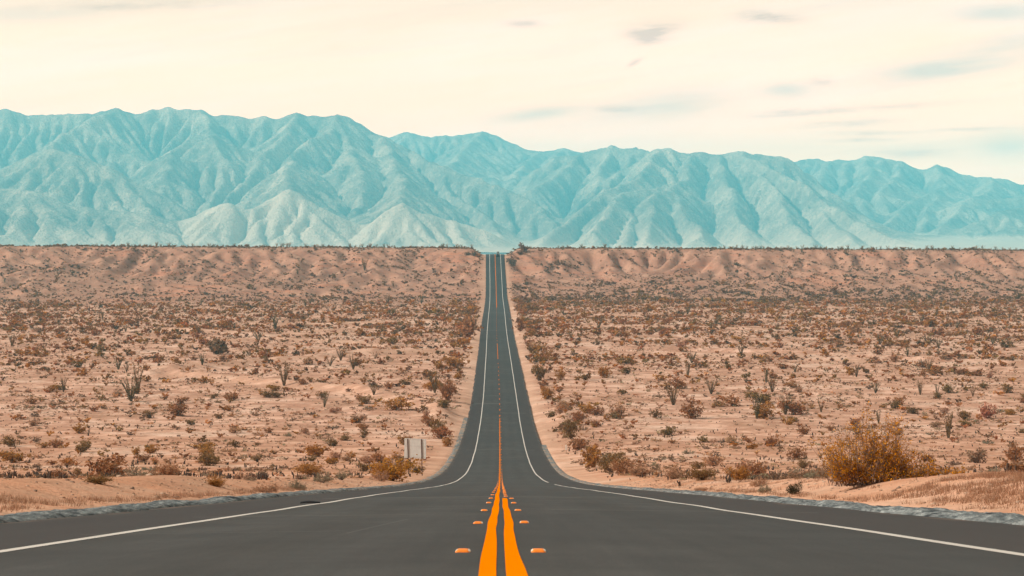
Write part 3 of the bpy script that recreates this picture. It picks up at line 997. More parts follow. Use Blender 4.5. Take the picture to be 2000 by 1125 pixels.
# road sign seen from behind: posts at two places found on the ground, panel between them
xr, yr = at(824, 929)
S = yr / F
zr_ = zt(xr, yr)
zl_ = zt(xr - 27 * S, yr + 0.35)
sign = empty("road_sign", (xr, yr, zr_))
ph, pw = 38.5 * S, 44 * S
top = 72 * S
lean = 0.02
pm = MB()
pm.box((-13.5 * S, 0, 0), (pw, 0.012, ph), 0.004)
po = pm.build("panel", m_alu, sign, loc=(0, -0.0, top - ph / 2 - 0.02))
po.rotation_euler = (0, R(1.2), R(-12))
pf = MB()
pf.box((-13.5 * S, 0.0125, 0), (pw * 0.99, 0.003, ph * 0.99)).build("sign_face", m_alu2, po)
for zf in (0.46, 0.12, -0.44):
    MB().box((-13.5 * S, -0.012, zf * ph), (pw * 0.985, 0.012, 0.035), 0.003).build("rail", m_alu2, po)
for px_, zb in ((0, 0.0), (-27 * S, zl_ - zr_)):
    m_ = MB().box((0, 0, 0), (0.085, 0.04, top + 0.5 - zb), 0.006)
    q = m_.build("post", m_post, sign, loc=(px_, -0.042 if px_ == 0 else -0.042 + 27 * S * math.sin(R(12)), (top - 0.06 + zb - 0.5) / 2))
    q.rotation_euler = (0, R(-1.3 if px_ == 0 else -1.8), R(-12))
tag(sign, "pale grey road sign seen from behind on two rusty posts beside the road", "road sign")

# white-topped delineator post
xp, yp = at(1106, 886.5)
S = yp / F
dl = empty("delineator_post", (xp, yp, zt(xp, yp)))
hgt = 16.5 * S
MB().box((0, 0, hgt * 0.2), (0.045, 0.03, hgt * 0.52), 0.004).build("post", m_post, dl)
MB().box((0, 0, hgt * 0.72), (4.2 * S, 0.03, hgt * 0.58), 0.006).build("marker_plate", m_wpost, dl)
tag(dl, "short roadside marker post with a white plate at the right edge of the road", "marker post")

# strip of torn tyre lying on the left edge line
xs_, ys_ = (606 - CX) / F * 36.6, 36.6
zs_ = float(np.interp(ys_, rr, zroad(rr))) + float(crown(xs_))
g = np.random.default_rng(5)
rings = []
for k in range(9):
    s = k / 8
    w_ = 0.085 * (0.55 + 0.45 * math.sin(math.pi * min(1, 0.15 + s))) * (1 if k not in (0, 8) else 0.45)
    z_ = 0.012 + 0.018 * math.sin(math.pi * s) + 0.003 * math.sin(7 * s)
    y_ = 0.03 * math.sin(3 * s)
    x_ = -0.20 + 0.40 * s
    rings.append([(x_, y_ - w_, z_ - 0.008), (x_, y_ + w_, z_ - 0.008), (x_, y_ + w_ * .9, z_ + 0.014), (x_, y_, z_ + 0.022), (x_, y_ - w_ * .9, z_ + 0.014)])
o = MB().loft(rings).build("tyre_strip", m_rub, None, False, (xs_, ys_, zs_ + 0.004))
tag(o, "black torn strip of tyre tread lying beside the left edge line", "debris")


# raised markers along the centre line
def marker_mesh():
    mb = MB()
    prof = [(-0.050, 0.0), (-0.048, 0.008), (-0.034, 0.018), (-0.02, 0.020), (0.02, 0.020), (0.034, 0.018), (0.048, 0.008), (0.050, 0.0)]
    ringz = []
    for y_, sx_, sz in ((-0.05, 0.94, 0.35), (-0.043, 1.0, 0.75), (-0.03, 1.0, 1.0), (0.03, 1.0, 1.0), (0.043, 1.0, 0.75), (0.05, 0.94, 0.35)):
        ringz.append([(x * sx_, y_, z * sz) for x, z in prof])
    mb.loft(ringz)
    o = mb.build("road_marker", m_mark, None, True)
    me = o.data
    bpy.data.objects.remove(o)
    ends = []
    for s in (-1, 1):
        mb = MB()
        mb.loft([[(s * x, y, z) for x, z in ((0.0505, 0.002), (0.0490, 0.0095), (0.0365, 0.0187), (0.0355, 0.0170), (0.0470, 0.008), (0.0485, 0.002))] for y in (-0.030, 0.030)])
        o = mb.build("reflector", m_refl)
        ends.append(o.data)
        bpy.data.objects.remove(o)
    return me, ends


mk, mk2 = marker_mesh()
ORD = ["nearest", "second nearest", "third nearest", "fourth nearest", "fifth nearest", "sixth nearest"]
g = np.random.default_rng(8)
for side in (-1, 1):
    d, k = 12.2, 0
    while d < 520:
        if side < 0:
            l = -0.245 + 0.004 * k if k < 12 else -0.20
        else:
            l = 0.25 if d < 42 else 0.125
        if side < 0 and d > 340:
            break
        l += g.normal() * 0.006
        x_ = l + float(axis(d))
        z_ = float(np.interp(d, rr, zroad(rr))) + float(crown(l)) + 0.001
        o = put("road_marker", mk, (x_, d, z_), None, g.normal() * 0.05)
        if k < 6:
            for e_ in mk2:
                put("reflector", e_, parent=o)
        s_ = "left" if side < 0 else "right"
        if k < 6:
            lab = f"{ORD[k]} orange raised marker {s_} of the orange centre lines"
        else:
            lab = f"tiny orange raised marker in the {'close' if d < 120 else 'distant'} row {s_} of the centre line"
        tag(o, lab, "road marker", "raised orange markers along the centre line")
        k += 1
        d += 7.32 + g.normal() * 0.12
        if side > 0 and d > 42 and d < 200:
            d -= 3.66


# two cars climbing over the crest, seen from behind
def car(name, col, label, x, y, dark_glass, tall=1.0, length=4.6):
    m_body = simple_mat(name + "_paint", col, 0.35, 0.5, 0.0, 0.03)
    m_gl = simple_mat(name + "_glass", dark_glass, 0.12, 0.5, 0.0, 0.02)
    m_red = simple_mat(name + "_tail_lamp", (0.35, 0.02, 0.015), 0.3, 0.5, 0.0, 0.05)
    m_rim = simple_mat(name + "_rim", (0.35, 0.35, 0.34), 0.4, 0.5, 0.6, 0.05)
    e = float(zroad(y + 1.3) - zroad(y - 1.3)) / 2.6
    r = empty(name, (x, y, float(zroad(y))))
    r.rotation_euler = (math.atan(e), 0, 0)
    Lh = length / 2
    H = 1.52 * tall
    W = 0.92

    def ring(yy, wz):
        out = []
        for xx, z in wz:
            out.append((xx, yy, z))
        return out

    def body_ring(yy, w, zb, zs_):
        return [(-w * .94, yy, zb), (-w, yy, zb + 0.16), (-w, yy, (zb + zs_) / 2), (-w * .95, yy, zs_ - 0.05), (-w * .86, yy, zs_),
                (w * .86, yy, zs_), (w * .95, yy, zs_ - 0.05), (w, yy, (zb + zs_) / 2), (w, yy, zb + 0.16), (w * .94, yy, zb)]
    b_ = MB()
    b_.loft([body_ring(-Lh, W * .86, 0.42, 0.86), body_ring(-Lh + 0.12, W * .97, 0.32, 0.98 * tall ** .5), body_ring(-Lh + 0.9, W, 0.26, 1.0 * tall ** .5),
             body_ring(0.2, W, 0.26, 0.98 * tall ** .5), body_ring(0.9, W, 0.26, 0.96), body_ring(Lh - 0.5, W * .97, 0.28, 0.86), body_ring(Lh, W * .80, 0.40, 0.66)])
    b_.build("body", m_body, r, True)

    def cab_ring(yy, w0, w1, z0, z1):
        return [(-w0, yy, z0), (w0, yy, z0), (w1, yy, z1), (-w1, yy, z1)]
    z0 = 0.94 * tall ** .5
    c_ = MB()
    c_.loft([[(-0.84, -Lh + 0.30, z0), (0.84, -Lh + 0.30, z0), (0.84, 1.15, z0), (-0.84, 1.15, z0)],
             [(-0.66, -Lh + 0.78, H - 0.05), (0.66, -Lh + 0.78, H - 0.05), (0.66, 0.35, H - 0.05), (-0.66, 0.35, H - 0.05)]])
    c_.build("cabin_glass", m_gl, r)
    MB().box((0, (-Lh + 0.78 + 0.35) / 2, H - 0.015), (1.36, Lh - 0.78 + 0.35 + 0.12, 0.07), 0.03).build("roof", m_body, r)
    for s in (-1, 1):
        MB().box((s * 0.70, -Lh + 0.065, 0.74), (0.26, 0.10, 0.16), 0.02).build("tail_lamp", m_red, r)
        MB().box((s * 0.98, 0.75, 1.02), (0.16, 0.10, 0.12), 0.03).build("mirror", m_body, r)
    MB().box((0, -Lh - 0.02, 0.45), (1.5, 0.12, 0.16), 0.03).build("bumper", m_rub, r)
    for yy in (-Lh + 0.85, Lh - 0.9):
        for s in (-1, 1):
            w_ = empty("wheel", (s * 0.80, yy, 0.33))
            w_.parent = r
            MB().cyl((0, 0, 0), 0.33, 0.22, "X", 24).build("tyre", m_rub, w_)
            MB().cyl((s * 0.075, 0, 0), 0.20, 0.10, "X", 16).build("rim", m_rim, w_)
    tag(r, label, "car", "cars on the crest of the road")
    return r


car("dark_car", (0.012, 0.016, 0.018), "small dark car driving up the far crest, the nearer of the two", 1.75 + float(axis(1204)), 1204.0, (0.01, 0.015, 0.018))
car("pale_car", (0.34, 0.33, 0.27), "pale car with a dark rear window half hidden behind the crest", 2.1 + float(axis(1231)), 1231.0, (0.03, 0.04, 0.035), 1.18, 4.8)

# ------------------------------------------------------------------ plant builders (all of unit size, scaled when placed)
def rand_rot(n, g):
    q = g.normal(size=(n, 4))
    q /= np.linalg.norm(q, axis=1, keepdims=True)
    w, x, y, z = q.T
    return np.stack([np.stack([1 - 2 * (y * y + z * z), 2 * (x * y - z * w), 2 * (x * z + y * w)], -1),
                     np.stack([2 * (x * y + z * w), 1 - 2 * (x * x + z * z), 2 * (y * z - x * w)], -1),
                     np.stack([2 * (x * z - y * w), 2 * (y * z + x * w), 1 - 2 * (x * x + y * y)], -1)], 1)


def leaf_tris(P, size, g):
    n = len(P)
    T = np.array([[-0.55, -0.35, 0], [0.55, -0.35, 0.12], [0.05, 0.75, -0.05]])[None] * (size * g.uniform(0.6, 1.4, (n, 1, 1)))
    T = np.einsum("nij,nkj->nki", rand_rot(n, g), T) + P[:, None, :]
    V = T.reshape(-1, 3)
    V[:, 2] = np.maximum(V[:, 2], 0.0)
    sh = np.repeat(g.uniform(0.70, 1.30, n), 3)
    return V, np.arange(3 * n).reshape(-1, 3), sh


def tube_tris(paths, radii, sides=3):
    Vs, Fs, n0 = [], [], 0
    for P, r in zip(paths, radii):
        P = np.asarray(P, float)
        k = len(P)
        a = np.arange(sides) * 2 * np.pi / sides
        T = np.gradient(P, axis=0)
        T /= np.linalg.norm(T, axis=1, keepdims=True) + 1e-9
        up = np.where(np.abs(T[:, 2:3]) > 0.9, [[1.0, 0, 0]], [[0, 0, 1.0]])
        A = np.cross(T, up)
        A /= np.linalg.norm(A, axis=1, keepdims=True) + 1e-9
        B = np.cross(T, A)
        rad = np.broadcast_to(np.asarray(r, float), (k,))[:, None, None]
        V = P[:, None, :] + rad * (np.cos(a)[None, :, None] * A[:, None, :] + np.sin(a)[None, :, None] * B[:, None, :])
        i = np.arange(k * sides).reshape(k, sides) + n0
        j = np.roll(i, -1, 1)
        q = np.stack([i[:-1], j[:-1], j[1:], i[1:]], -1).reshape(-1, 4)
        Vs.append(V.reshape(-1, 3))
        Fs.append(np.concatenate([q[:, [0, 1, 2]], q[:, [0, 2, 3]]]))
        Fs.append(np.stack([np.full(sides - 2, i[-1, 0]), i[-1, 1:-1], i[-1, 2:]], -1))
        n0 += k * sides
    return np.concatenate(Vs), np.concatenate(Fs)


def vase(n_leaf, n_stem, leaf, seed, tilt=(4, 48), low=0.35, wide=1.0, puff=0.085, stem_r=0.010, hmin=0.6):
    """a many-stemmed desert bush: stems fan out from the ground and carry leaf clumps on their outer half"""
    g = np.random.default_rng(seed)
    a = g.uniform(0, 2 * np.pi, n_stem)
    tl = np.radians(tilt[0] + (tilt[1] - tilt[0]) * np.sqrt(g.uniform(0, 1, n_stem)))
    ln = g.uniform(hmin, 1.0, n_stem)
    # one flank is as a rule fuller than the other
    ln *= 1 - 0.22 * (0.5 + 0.5 * np.cos(a - g.uniform(0, 6.28)))
    s = np.linspace(0, 1, 5)
    paths = []
    for k in range(n_stem):
        bend = tl[k] * (0.65 + 0.5 * s)
        r = np.cumsum(np.sin(bend)) / 5 * ln[k] * wide + 0.03
        z = np.cumsum(np.cos(bend)) / 5 * ln[k]
        r = np.concatenate([[0.02], r])
        z = np.concatenate([[-0.03], z])
        w = 0.03 * np.cumsum(g.normal(size=(2, 6)), 1) * 0.5
        paths.append(np.stack([r * np.cos(a[k]) + w[0], r * np.sin(a[k]) + w[1], z], -1))
    PP = np.stack(paths)
    k = g.integers(0, n_stem, n_leaf)
    q = low + (1 - low) * g.uniform(0, 1, n_leaf) ** 0.75
    x = q * 5
    i = np.clip(x.astype(int), 0, 4)
    f = (x - i)[:, None]
    C = PP[k, i] * (1 - f) + PP[k, i + 1] * f
    # leaves gather in twig clumps along the stem
    cl = g.normal(size=(n_stem, 6, 3)) * puff
    C = C + cl[k, np.clip((q * 6).astype(int), 0, 5)] + g.normal(size=(n_leaf, 3)) * puff * 0.62
    C[:, 2] = np.maximum(C[:, 2], 0.02)
    lv = leaf_tris(C, leaf, g)
    st = tube_tris(paths, [np.linspace(stem_r, stem_r * 0.35, 6)] * n_stem) if n_stem else None
    return lv, st


def ocotillo(seed, n=None, leaves=True, arch=0.16, spread=26, thick=0.0095):
    g = np.random.default_rng(seed)
    n = n or int(g.integers(15, 27))
    paths, rads, cs = [], [], []
    for k in range(n):
        a = g.uniform(0, 6.283)
        tl = math.radians(spread) * math.sqrt(g.uniform(0.03, 1))
        ln = g.uniform(0.68, 1.0)
        s = np.linspace(0, 1, 7)
        th = tl * (0.55 + 0.6 * s) + arch * s * s * g.uniform(-0.4, 1)
        r = np.concatenate([[0], np.cumsum(np.sin(th[1:]))]) / 6 * ln + 0.02
        z = np.concatenate([[0], np.cumsum(np.cos(th[1:]))]) / 6 * ln - 0.02
        P = np.stack([r * np.cos(a), r * np.sin(a), z], -1)
        P[:, :2] += 0.010 * np.cumsum(g.normal(size=(7, 2)), 0)
        paths.append(P)
        rads.append(np.linspace(thick, thick * 0.5, 7))
        if leaves:
            q = g.uniform(0.12, 1.0, 34)
            cs.append(np.stack([np.interp(q, s, P[:, i]) for i in range(3)], -1) + g.normal(size=(34, 3)) * 0.013)
    st = tube_tris(paths, rads, 4)
    lv = leaf_tris(np.concatenate(cs), 0.026 if thick < 0.014 else 0.042, g) if leaves else None
    return lv, st


def stubs(seed, n=None):
    """upright finger joints of a low cactus"""
    g = np.random.default_rng(seed)
    n = n or int(g.integers(2, 6))
    paths, rads = [], []
    x = 0.0
    for k in range(n):
        b = np.array([g.normal() * 0.20, g.normal() * 0.16, -0.05])
        h = g.uniform(0.45, 1.0)
        t = g.normal(size=2) * 0.14
        s = np.array([0, 0.12, 0.4, 0.7, 0.92, 1.0])
        P = np.stack([b[0] + t[0] * s * h, b[1] + t[1] * s * h, b[2] + s * h], -1)
        P[0] = (0, 0, -0.12)
        r0 = g.uniform(0.050, 0.072)
        paths.append(P)
        rads.append(r0 * np.array([0.75, 0.95, 1.0, 1.05, 0.8, 0.25]))
        if g.uniform() < 0.45:
            c = P[3] if g.uniform() < .5 else P[2]
            dx = g.choice([-1, 1]) * g.uniform(0.12, 0.22)
            Q = np.array([c, c + [dx * .6, 0, 0.06], c + [dx, 0, 0.2], c + [dx * 1.05, 0, 0.34]])
            paths.append(Q)
            rads.append(r0 * np.array([0.6, 0.8, 0.8, 0.3]))
    return None, tube_tris(paths, rads, 6)


# ------------------------------------------------------------------ plant materials
def leaf_mat(name, use_object, trans=0.28):
    m = bpy.data.materials.new(name)
    m.use_nodes = True
    t = m.node_tree
    t.nodes.clear()
    out = N(t, "ShaderNodeOutputMaterial")
    at_ = N(t, "ShaderNodeAttribute", attribute_name="tint").outputs["Color"]
    c = at_
    if use_object:
        oi = N(t, "ShaderNodeObjectInfo")
        c = mix_col(t, 1.0, at_, oi.outputs["Color"], "MULTIPLY")
    d = N(t, "ShaderNodeBsdfDiffuse")
    tr_ = N(t, "ShaderNodeBsdfTranslucent")
    mx = N(t, "ShaderNodeMixShader")
    mx.inputs[0].default_value = trans
    for s in (d, tr_):
        L(t, c, s.inputs[0])
    L(t, d.outputs[0], mx.inputs[1])
    L(t, tr_.outputs[0], mx.inputs[2])
    L(t, mx.outputs[0], out.inputs[0])
    return m


m_leaf = leaf_mat("bush_leaves", True)
m_scrub = leaf_mat("scrub_leaves", False, 0.2)
m_stem = simple_mat("bush_stems", (0.24, 0.16, 0.115), 0.9, 0.05, var=0.3)
m_wand = simple_mat("ocotillo_bark", (0.15, 0.115, 0.068), 0.9, 0.05, var=0.35, vscale=20)
m_cact = simple_mat("cactus_skin", (0.085, 0.060, 0.045), 0.9, 0.05, var=0.35, vscale=9)
m_dry = leaf_mat("dry_stalks", False, 0.15)


def part_mesh(name, lv, mat, shade=True):
    if len(lv) == 3:
        V, Fc, sh = lv
        return mesh_np(name, V, Fc, mat, cols=np.repeat(sh[:, None], 3, 1))
    return mesh_np(name, lv[0], lv[1], mat)


def one_mesh(name, lv, st, lm, sm_):
    Vs, Fs, sh, mi, mats, n0 = [], [], [], [], [], 0
    for k, (p, m) in enumerate(((lv, lm), (st, sm_))):
        if p is None:
            continue
        Vs.append(p[0])
        Fs.append(p[1] + n0)
        n0 += len(p[0])
        sh.append(p[2] if len(p) == 3 else np.ones(len(p[0])))
        mi.append(np.full(len(p[1]), len(mats)))
        mats.append(m)
    sh = np.concatenate(sh)
    return mesh_np(name, np.concatenate(Vs), np.concatenate(Fs), mats=mats, mi=np.concatenate(mi), cols=np.repeat(sh[:, None], 3, 1))


LOD = {}
for nm, fn in (("creosote_bush", lambda nl, ns, lf, sd: vase(nl, ns, lf, sd, (4, 58), 0.18, 1.05, 0.10)),
               ("sage_bush", lambda nl, ns, lf, sd: vase(nl, ns, lf, sd, (10, 82), 0.35, 1.25, 0.07, hmin=0.75))):
    for lod, (nl, ns, lf) in enumerate(((2400, 34, 0.048), (620, 16, 0.085), (170, 8, 0.15))):
        for v in range(5 if lod else 4):
            lv, st = fn(nl, ns, lf, 1000 + 100 * lod + v + (50 if nm[0] == "s" else 0))
            if lod == 0:
                LOD[nm, lod, v] = (part_mesh("foliage", lv, m_leaf), part_mesh("branches", st, m_stem))
            else:
                LOD[nm, lod, v] = one_mesh(nm, lv, st, m_leaf, m_stem)
OCO = {}
for v in range(7):
    lv, st = ocotillo(2000 + v, spread=(16, 22, 27, 31, 20, 25, 12)[v])
    OCO[0, v] = (part_mesh("foliage", lv, m_leaf), part_mesh("branches", st, m_wand))
    OCO[1, v] = one_mesh("ocotillo", lv, st, m_leaf, m_wand)
    lv, st = ocotillo(2000 + v, n=13, spread=(22, 28, 34, 38, 24, 30, 18)[v], arch=0.3, thick=0.016)
    OCO[2, v] = one_mesh("ocotillo", (lv[0], lv[1], lv[2]), st, m_leaf, m_wand)
STB = [mesh_np("cactus", *stubs(3000 + v)[1], m_cact, True) for v in range(8)]


def plant(nm, x, y, w, h, tint, label, cat, group, lod, v, rz, sink=0.03):
    z = zt(x, y) - sink
    src = OCO[lod, v] if nm == "ocotillo" else LOD[nm, lod, v]
    if lod == 0:
        r = bpy.data.objects.new(nm, None)
        r.empty_display_size = 0.2
        COL.objects.link(r)
        for pn, me in zip(("foliage", "branches"), src):
            c = put(pn, me, parent=r)
            c.color = (*tint, 1)
    else:
        r = bpy.data.objects.new(nm, src)
        COL.objects.link(r)
        r.color = (*tint, 1)
    r.location = (x, y, z)
    r.rotation_euler = (0, 0, rz)
    r.scale = (w, w, h)
    return tag(r, label, cat, group)


RUST, OCHRE, OLIVE, TAN = (0.31, 0.135, 0.055), (0.37, 0.165, 0.040), (0.235, 0.130, 0.048), (0.43, 0.235, 0.130)
GREY, DARK, SAGE = (0.275, 0.165, 0.098), (0.185, 0.112, 0.070), (0.30, 0.235, 0.150)


def jit(c, g, a=0.16):
    f = 1 + g.uniform(-a, a)
    return tuple(max(0.01, x * f * (1 + g.uniform(-a, a) * 0.35)) for x in c)


# ------------------------------------------------------------------ plants placed one by one after the photograph
# (kind, px, py of the foot, width px, height px, tint, label)
HAND = [
    ("creosote_bush", 764, 939, 104, 54, (0.42, 0.185, 0.028), "broad ochre creosote bush growing in front of the left post of the road sign"),
    ("creosote_bush", 742, 934, 40, 34, TAN, "thin tan bush at the left flank of the broad bush by the sign"),
    ("creosote_bush", 1157, 913, 56, 46, OCHRE, "ochre bush heading the brushy row right of the road by the white post"),
    ("creosote_bush", 1192, 923, 66, 44, OLIVE, "olive bush in the middle of the brushy row right of the road"),
    ("creosote_bush", 1216, 927, 56, 36, RUST, "rust brown bush next to the last in the brushy row right of the road"),
    ("creosote_bush", 1250, 930, 64, 26, TAN, "low tan bush ending the brushy row right of the road"),
    ("creosote_bush", 1128, 880, 42, 30, RUST, "rust bush just behind the white roadside post"),
    ("creosote_bush", 1114, 858, 34, 46, OLIVE, "tall narrow olive bush on the mound right of the road above the white post"),
    ("creosote_bush", 26, 904, 62, 32, OCHRE, "dense ochre creosote bush at the far left edge of the near flat"),
    ("creosote_bush", 20, 872, 42, 26, OLIVE, "olive bush behind the dense ochre bush at the left edge"),
    ("creosote_bush", 1352, 818, 56, 38, RUST, "rounded rust bush with a dark shaded foot on the right flat"),
    ("creosote_bush", 1492, 817, 66, 34, OCHRE, "spreading ochre bush at the foot of the bushy ocotillo on the right flat"),
    ("creosote_bush", 1551, 811, 56, 38, RUST, "rust bush right of the spreading ochre bush, by a leaning ocotillo"),
    ("creosote_bush", 890, 719, 54, 30, OCHRE, "wide ochre bush beside the left gravel strip of the road"),
    ("creosote_bush", 912, 662, 46, 40, RUST, "dark rust bush close to the left road edge at the valley bottom"),
    ("creosote_bush", 921, 640, 34, 30, RUST, "dark rust bush behind another one at the left road edge"),
    ("creosote_bush", 1018, 647, 30, 30, RUST, "rust bush close to the right road edge at the valley bottom"),
    ("creosote_bush", 1052, 744, 36, 42, OLIVE, "tall olive bush lining the sandy right verge"),
    ("creosote_bush", 1068, 780, 42, 26, OCHRE, "squat ochre bush lining the sandy right verge below the tall olive one"),
    ("creosote_bush", 418, 692, 62, 38, (0.20, 0.115, 0.062), "big round grey brown bush between two pale sand strips on the left flat"),
    ("creosote_bush", 876, 783, 40, 48, RUST, "rust bush leaning towards the left gravel strip of the road"),
    ("creosote_bush", 858, 851, 46, 38, OLIVE, "olive bush on the bank above the road sign"),
    ("creosote_bush", 838, 833, 40, 24, RUST, "low rust bush beside the olive bush above the road sign"),
    ("creosote_bush", 872, 872, 34, 22, OCHRE, "small ochre bush right behind the panel of the road sign"),
    ("creosote_bush", 424, 951, 46, 26, OCHRE, "ochre bush on the left verge behind the sandy mound"),
    ("creosote_bush", 192, 946, 64, 26, OLIVE, "broad olive bush on the left verge above the dike"),
    ("creosote_bush", 606, 928, 70, 28, OCHRE, "loose ochre bush behind the grey sage bushes of the left verge"),
    ("creosote_bush", 295, 886, 44, 20, OCHRE, "pair-like two-humped ochre bush alone on the near left flat"),
    ("creosote_bush", 416, 906, 48, 22, OLIVE, "olive bush on the near left flat, left of the sign"),
    ("creosote_bush", 160, 884, 44, 24, OLIVE, "olive bush on the near left flat in line with the ochre one at the edge"),
    ("creosote_bush", 222, 918, 34, 20, OLIVE, "dark olive bush above the left verge"),
    ("creosote_bush", 1444, 938, 54, 34, OCHRE, "ochre bush on the right verge left of the great orange bush"),
    ("creosote_bush", 1372, 938, 60, 34, OLIVE, "olive bush on the right verge, second left of the great orange bush"),
    ("creosote_bush", 1318, 936, 46, 26, TAN, "thin tan bush on the right verge, third left of the great orange bush"),
    ("creosote_bush", 1569, 915, 30, 22, OLIVE, "small olive bush by itself left of the great orange bush"),
    ("creosote_bush", 1905, 905, 60, 34, GREY, "grey twiggy bush right of the great orange bush"),
    ("creosote_bush", 1985, 905, 50, 46, RUST, "rust bush cut off by the right edge of the picture"),
    ("creosote_bush", 1180, 738, 34, 28, OCHRE, "upright ochre bush on the right flat beyond the verge"),
    ("creosote_bush", 1095, 742, 30, 26, OCHRE, "small ochre bush just right of the verge row"),
    ("creosote_bush", 1208, 812, 46, 28, TAN, "tan bush on the bank of the small wash right of the road"),
    ("creosote_bush", 1165, 812, 34, 22, RUST, "dark rust bush on the small wash right of the road"),
    ("creosote_bush", 1928, 818, 44, 34, (0.42, 0.17, 0.10), "pinkish bare bush on the right flat towards the right edge"),
    ("creosote_bush", 345, 812, 56, 26, RUST, "rust bush with a dark foot below the double ocotillo on the left"),
    ("creosote_bush", 1000, 521, 24, 23, DARK, "round dark bush on the right slope of the road cut"),
    ("creosote_bush", 1024, 494, 24, 20, (0.20, 0.095, 0.055), "large brown bush standing on the crest right of the road cut"),
    ("creosote_bush", 1016, 497, 18, 10, (0.20, 0.095, 0.055), "low brown bush at the foot of the large bush on the crest"),
    ("creosote_bush", 925, 500, 20, 11, DARK, "dark bush on the left lip of the road cut"),
    ("creosote_bush", 912, 499, 16, 9, DARK, "dark bush behind the left lip of the road cut"),
    ("creosote_bush", 935, 503, 14, 8, RUST, "small rust bush low on the left lip of the road cut"),
    ("sage_bush", 630, 943, 46, 22, SAGE, "round grey green sage bush on the left verge, left of the paler one"),
    ("sage_bush", 668, 937, 34, 20, SAGE, "small grey green sage bush on the left verge nearest the road sign"),
    ("sage_bush", 583, 957, 38, 22, SAGE, "pale grey sage bush on the left verge close to the dike"),
    ("sage_bush", 520, 962, 50, 22, TAN, "tan grey sage bush low on the left verge close to the dike"),
    ("sage_bush", 744, 940, 40, 24, TAN, "tan sage bush in front of the broad bush by the sign"),
    ("sage_bush", 1493, 963, 30, 20, SAGE, "small grey green sage bush on the sandy right verge"),
    ("creosote_bush", 1552, 966, 38, 28, (0.07, 0.055, 0.028), "small dark spiky shrub on the sandy right verge"),
    ("sage_bush", 1480, 950, 40, 18, TAN, "tan sage bush on the right verge beside an ochre bush"),
    ("sage_bush", 1370, 960, 26, 12, TAN, "very low tan sage bush at the right dike"),
]
OCOS = [
    (256, 784, 54, 3, "dark many-stemmed ocotillo, left one of the tall pair on the left flat"),
    (270, 766, 62, 6, "narrow leaning ocotillo, right one of the tall pair on the left flat"),
    (849, 768, 48, 4, "tall dense ocotillo near the left road edge"),
    (633, 796, 36, 1, "thin open ocotillo on the left flat below the pale bank"),
    (1389, 770, 36, 3, "fan-shaped dark ocotillo in the middle of the right flat"),
    (1343, 737, 36, 6, "slim upright ocotillo behind the fan-shaped one on the right flat"),
    (1496, 748, 34, 6, "slim ocotillo on the right flat, left of an open pale one"),
    (1508, 766, 38, 2, "open pale ocotillo on the right flat beside the slim one"),
    (1315, 792, 48, 2, "ragged ocotillo at the left of the fan-shaped one on the right flat"),
    (1478, 818, 50, 0, "bushy ocotillo rising out of a spreading ochre bush"),
    (1534, 810, 44, 2, "leaning ocotillo half hidden by a rust bush on the right flat"),
    (1852, 856, 60, 0, "dark bundled ocotillo right of the great orange bush"),
    (1716, 828, 30, 6, "thin ocotillo seen behind the top of the great orange bush"),
    (555, 754, 50, 4, "dense ocotillo on the left flat behind the pale bank"),
    (730, 773, 28, 3, "short fan-shaped ocotillo on the pale bank left of the road"),
    (231, 722, 32, 0, "dark bundled ocotillo on the left flat above the tall pair"),
    (124, 766, 36, 0, "rusty ocotillo on the left flat, far left of the tall pair"),
    (24, 676, 28, 0, "dark ocotillo at the far left edge of the flat"),
    (395, 714, 26, 4, "short dark ocotillo on the upper bank of the wash"),
    (690, 722, 34, 2, "open ocotillo on the upper bank of the wash near the road"),
    (645, 715, 24, 3, "short ocotillo on the upper bank of the wash, left of the open one"),
    (537, 643, 30, 6, "slim dark ocotillo at the valley bottom left"),
    (712, 528, 26, 6, "slim ocotillo alone on the bare slope left of the road"),
    (757, 593, 22, 0, "dark ocotillo at the foot of the bare slope left of the road"),
    (823, 593, 22, 1, "open ocotillo at the foot of the bare slope, nearest the road"),
    (1170, 640, 26, 3, "fan-shaped ocotillo at the valley bottom right of the road"),
    (1797, 772, 32, 4, "dense ocotillo on the far right flat"),
    (1830, 775, 26, 6, "slim ocotillo on the far right flat, beside the dense one"),
    (1900, 775, 26, 1, "open ocotillo on the far right flat, rightmost of three"),
    (1604, 805, 30, 1, "open ocotillo on the right flat, left above the great orange bush"),
    (1710, 768, 26, 3, "fan-shaped ocotillo above the great orange bush"),
]
gh = np.random.default_rng(42)
taken = []
for nm, px, py, w, h, tint, label in HAND:
    x, y = at(px, py)
    s = y / F
    W, H = w * s, h * s
    lod = 0 if y < 200 else (1 if y < 520 else 2)
    big = y > 1000
    # the unit bush is about 1.15 wide (1.6 for the low domes) and 0.95 high
    plant(nm, x, y, W / (1.35 if nm[0] == "c" else 1.9), H / (0.97 if nm[0] == "c" else 0.80), tint, label,
          "shrub", "bushes of the roadside and flats", 1 if big else lod, int(gh.integers(0, 4)), gh.uniform(0, 6.28))
    taken.append((x, y, W / 2))
for k, (px, py, h, v, label) in enumerate(OCOS):
    x, y = at(px, py)
    H = h * y / F
    plant("ocotillo", x, y, H, H, (0.24, 0.115, 0.035) if k % 3 else (0.13, 0.095, 0.035), label, "ocotillo",
          "ocotillos of the flats", 0 if y < 480 else 2, v, gh.uniform(0, 6.28))
    taken.append((x, y, 1.2))


